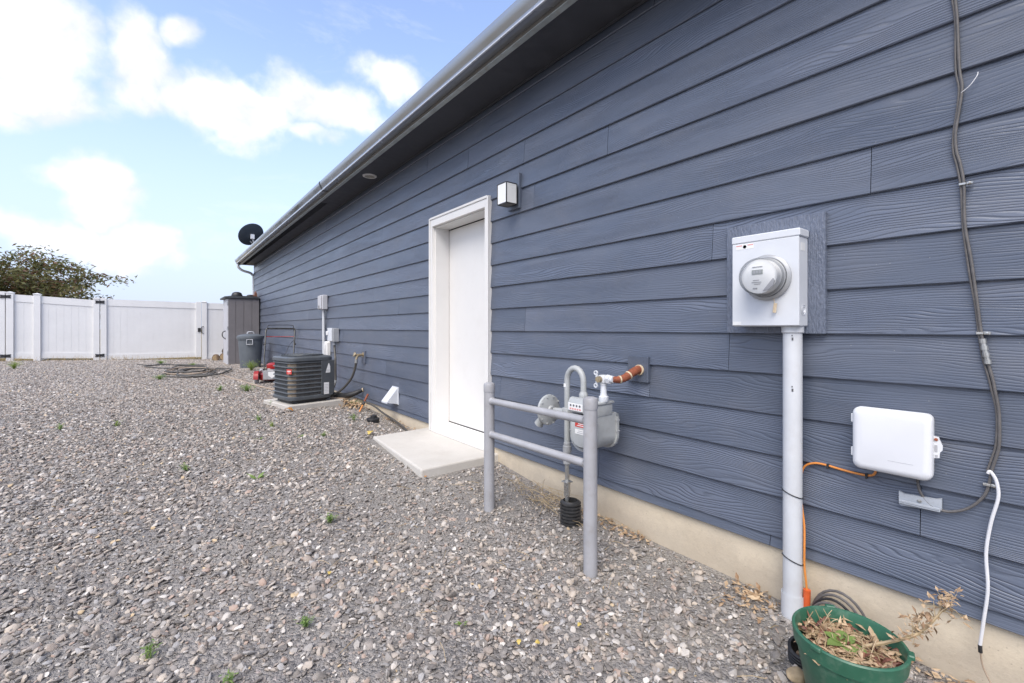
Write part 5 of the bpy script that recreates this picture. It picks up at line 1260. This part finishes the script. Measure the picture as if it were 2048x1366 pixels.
for a, ln, up_ in ((20, .055, .5), (95, .05, .6), (160, .062, .45), (230, .055, .3), (285, .06, .2), (330, .045, .8)):
    mb = MB(); d = V(math.cos(R(a)), math.sin(R(a)), up_)
    s_ = d.normalized().cross(V(0, 0, 1)).normalized(); n_ = s_.cross(d.normalized()); vs, fs = [], []
    for i in range(7):
        u = i / 6; wv = .019 * math.sin(math.pi * min(u * .93 + .05, 1)) ** .8; c = gc + d.normalized() * ln * u + n_ * (-.018 * u * u)
        vs += [c + s_ * wv + n_ * .004, c, c - s_ * wv + n_ * .004]
    for i in range(6): fs += [(i * 3, i * 3 + 1, i * 3 + 4, i * 3 + 3), (i * 3 + 1, i * 3 + 2, i * 3 + 5, i * 3 + 4)]
    mb.add(vs, fs); mb.build('green_leaf', 'weed', t, 60)

# corrugated pipe piece and stones beside the pot
cpx, cpy = 1.835, .655
t = thing('drain_pipe_piece', 'short ribbed dark pipe end in the gravel beside the green pot', 'drain pipe', (cpx, cpy, 0))
pr = []
for i in range(7): z = -.03 + i * .014; pr += [(.044, z), (.050, z + .003), (.050, z + .009), (.044, z + .012)]
pr += [(.040, .066), (.040, -.03)]
mb = MB(); mb.lathe(pr, (cpx, cpy, 0.0), (-.35, -.1, 1), 24, True); mb.build('ribbed_wall', 'black', t, 30)
rr = random.Random(9)
for i, (x, y, r_, lb) in enumerate(((1.79, .60, .028, 'tan stone wedged between the green pot and ribbed pipe'), (1.725, .640, .030, 'flat tan stone on gravel at the foot of the green pot'))):
    bm = bmesh.new(); bmesh.ops.create_icosphere(bm, subdivisions=3, radius=r_)
    for v in bm.verts:
        c = v.co; k = 1 + .22 * mnoise.noise(c * 40 + V(i * 7, 0, 0)); v.co = V(c.x * k * 1.15, c.y * k, c.z * k * .65)
    me = bpy.data.meshes.new('garden_stone'); bm.to_mesh(me); bm.free(); me.shade_smooth(); me.materials.append(M['gardenstone'])
    o = bpy.data.objects.new('garden_stone', me); o.location = (x, y, gz(x, y) + .022); COL.objects.link(o); tag(o, lb, 'stone', 'stones beside the pot')

# ------------------------------------------------------------------ weeds, fallen leaves, straw
def weed_mesh(seed, blades, h, spread, mt, broad=False):
    rr = random.Random(seed); mb = MB()
    for i in range(blades):
        az = rr.uniform(0, 6.28); out = rr.uniform(.1, 1.0) * spread; hh = h * rr.uniform(.45, 1.0)
        b = V(rr.gauss(0, .012), rr.gauss(0, .012), -.005); e = V(math.cos(az) * out, math.sin(az) * out, hh)
        if broad:
            d = V(math.cos(az), math.sin(az), rr.uniform(.15, .6)); mb.add(*leaf_faces(b, d, V(0, 0, 1), spread * rr.uniform(.7, 1.1), spread * .38, .2)); continue
        mid = b.lerp(e, .55) + V(0, 0, hh * .18); s_ = V(-math.sin(az), math.cos(az), 0) * rr.uniform(.0015, .0035)
        mb.add([b - s_, b + s_, mid + s_ * .8, mid - s_ * .8, e], [(0, 1, 2, 3), (3, 2, 4)])
        for q in range(3 if h > .1 else 2):
            c = b.lerp(e, rr.uniform(.35, 1)); mb.add(*leaf_faces(c, V(rr.gauss(0, 1), rr.gauss(0, 1), rr.gauss(.3, .5)), V(0, 0, 1), rr.uniform(.02, .045) * (1 + h), rr.uniform(.006, .012) * (1 + h), .2))
    me = bpy.data.meshes.new('weed'); me.from_pydata([tuple(v) for v in mb.v], [], mb.f); me.materials.append(M[mt]); return me
wm = {'big': weed_mesh(1, 120, .30, .26, 'weedy'), 'mid': weed_mesh(2, 80, .14, .20, 'weed'), 'low': weed_mesh(3, 22, .07, .07, 'weed'), 'lowy': weed_mesh(4, 16, .06, .06, 'weedy'), 'broad': weed_mesh(5, 5, .05, .085, 'weed', True), 'sprig': weed_mesh(6, 12, .11, .05, 'weed')}
weeds = [  # kind, x, y, scale, label
    ('big', 1.60, 11.6, 1.0, 'tall yellow green weed growing in front of the rubbish bin'), ('mid', 1.05, 8.05, 1.0, 'low spreading green weed on gravel before the lawn mower'),
    ('low', .72, 8.3, 1.5, 'small green weed between the tan hose and open gravel'), ('low', 1.13, 6.50, 1.0, 'tiny green weed at the corner of the concrete pad'),
    ('mid', 2.02, 6.02, .8, 'green weed with dead leaves between concrete pad and foundation'), ('sprig', 1.69, 5.06, 1.1, 'small upright green weed beside the black drain fitting'),
    ('big', -2.50, 14.3, .8, 'green weed on gravel in front of the narrow fence panel'), ('mid', .0, 14.9, 1.0, 'low green weed near the foot of the wide gate'), ('mid', .62, 13.7, .8, 'green weed growing beside the dark hose heap'), ('mid', -.02, 10.5, .9, 'green weed on open gravel in front of the hose heap'),
    ('low', -.78, 6.2, 1.0, 'small weed on open gravel far from the wall'), ('lowy', -.35, 6.1, 1.1, 'pale yellow green weed on open gravel'), ('low', .83, 5.55, 1.1, 'thin green weed on gravel before the concrete pad'), ('lowy', .90, 5.2, 1.0, 'yellow green weed on gravel between pad and door step'),
    ('broad', 1.05, 4.62, .8, 'broad leaved weed on gravel beside the door step'), ('broad', .72, 4.75, .8, 'flat leaved weed on gravel midway to the fence'), ('broad', .53, 3.62, 1.25, 'broad pale green weed on gravel left of the door step'),
    ('low', .14, 4.08, .9, 'small green weed on gravel in the middle of the yard'), ('low', .77, 2.70, .9, 'feathery green weed on gravel in front of the guard rail'), ('low', .45, 1.905, .7, 'small yellow green weed in the near gravel'), ('broad', .955, 1.56, .55, 'tiny three leaved weed in the gravel near the guard rail'),
    ('sprig', -.03, 2.06, .7, 'thin green sprig in the near gravel'), ('sprig', .18, 1.75, .6, 'bright green sprig at the bottom edge of the gravel'), ('low', 1.22, 4.5, .8, 'green weed sprouting beside the far corner of the step')]
for k, x, y, sc, lb in weeds:
    o = bpy.data.objects.new('weed', wm[k]); COL.objects.link(o); o.location = (x, y, gz(x, y) + .004); sc *= .8; o.scale = (sc, sc, sc); o.rotation_euler = (0, 0, random.uniform(0, 6.28)); tag(o, lb, 'weed', 'weeds in the gravel')
rr = random.Random(31)
def one_leaf(x, y, size, mt, lb):
    mb = MB(); vs, fs = [], []
    n_ = 9
    for i in range(n_):
        u = i / (n_ - 1); wv = size * .42 * math.sin(math.pi * (u * .9 + .06)) * (1 + .25 * math.sin(u * 19)); z = .25 * size * math.sin(u * 2.6)
        vs += [(u * size, wv, z + .18 * wv), (u * size, 0, z), (u * size, -wv, z + .3 * wv)]
    for i in range(n_ - 1): fs += [(i * 3, i * 3 + 1, i * 3 + 4, i * 3 + 3), (i * 3 + 1, i * 3 + 2, i * 3 + 5, i * 3 + 4)]
    mb.add(vs, fs); o = mb.build('fallen_leaf', mt, None, 60); o.location = (x, y, gz(x, y) + .02); o.rotation_euler = (rr.gauss(0, .2), rr.gauss(0, .2), rr.uniform(0, 6.28)); tag(o, lb, 'leaf', 'fallen leaves')
one_leaf(1.24, 5.86, .10, 'oleaf', 'curled orange leaf on gravel in front of the concrete pad')
one_leaf(1.58, 4.30, .07, 'yleaf', 'dry yellow leaf at the far corner of the concrete step')
one_leaf(1.50, 2.96, .03, 'oleaf', 'small brown leaf at the near corner of the concrete step')
for x, y, lb in ((1.05, 1.32, 'small yellow leaf in near gravel, one of a close pair'), (1.12, 1.28, 'small yellow leaf in near gravel, the other of a close pair'), (1.30, 1.26, 'small yellow leaf in near gravel towards the green pot'), (.62, 2.2, 'small yellow leaf alone on open gravel before the guard rail')): one_leaf(x, y, .02, 'yleaf', lb)
# dry straw and leaf litter along the foundation
mb = MB(); m2 = MB(); m3 = MB()
for i in range(70):
    c = V(rr.uniform(1.93, 2.12), rr.gauss(2.25, .16), 0); c.z = gz(c.x, c.y) + .01
    e = c + V(rr.uniform(-.10, .02), rr.gauss(-.12, .14), rr.uniform(.0, .13)); mb.tube([c, c.lerp(e, .5) + V(0, 0, .03), e], .0014, 4, False)
o = mb.build('dry_grass', 'straw', None, 0); tag(o, 'dry straw coloured grass beside the black sleeve at the foundation', 'grass', None, 'stuff')
for i in range(420):
    y = rr.choice([rr.uniform(.15, .75), rr.uniform(.15, .5), rr.uniform(.85, 1.05), rr.uniform(1.5, 2.0), rr.uniform(4.3, 5.2)]); x = 2.15 - abs(rr.gauss(0, .10 if y < 1.1 else .04)) - .01
    c = V(x, y, gz(x, y) + .008 + rr.random() * .018); m2.add(*leaf_faces(c, V(rr.gauss(0, 1), rr.gauss(0, 1), rr.gauss(0, .3)), V(rr.gauss(0, .4), rr.gauss(0, .4), 1), rr.uniform(.02, .045), rr.uniform(.010, .022), rr.uniform(-.3, .5)))
for i in range(170):
    x, y = 1.98 + rr.gauss(0, .07), 6.0 + rr.gauss(0, .12); c = V(x, y, gz(x, y) + .01 + rr.random() * .07); m2.add(*leaf_faces(c, V(rr.gauss(0, 1), rr.gauss(0, 1), rr.gauss(0, .5)), V(0, 0, 1), rr.uniform(.03, .06), rr.uniform(.02, .04), .3))
o = m2.build('leaf_litter', 'dead', None, 0); tag(o, 'brown dead leaves blown against the foundation', 'leaves', None, 'stuff')
for i in range(60):
    x, y = rr.uniform(.3, 2.0), rr.uniform(.5, 4.2)
    if in_rect(x, y, (1.4, 2.2, 2.9, 4.3)): continue
    c = V(x, y, gz(x, y) + .017); a = rr.uniform(0, 3.14); e = c + V(math.cos(a), math.sin(a), .03) * rr.uniform(.03, .11); m3.tube([c, c.lerp(e, .5) + V(.004, 0, .004), e], .0012, 4, False)
for i in range(420):
    x, y = rr.uniform(-3.5, 1.0), 17.42 + rr.gauss(0, .05); c = V(x, y, gz(x, y)); e = c + V(rr.gauss(0, .04), rr.gauss(0, .03), rr.uniform(.04, .16)); m3.tube([c, e], [.003, .001], 3, False)
o = m3.build('dry_twigs', 'straw', None, 0); tag(o, 'thin dry twigs and grass scattered over the gravel', 'twigs', None, 'stuff')
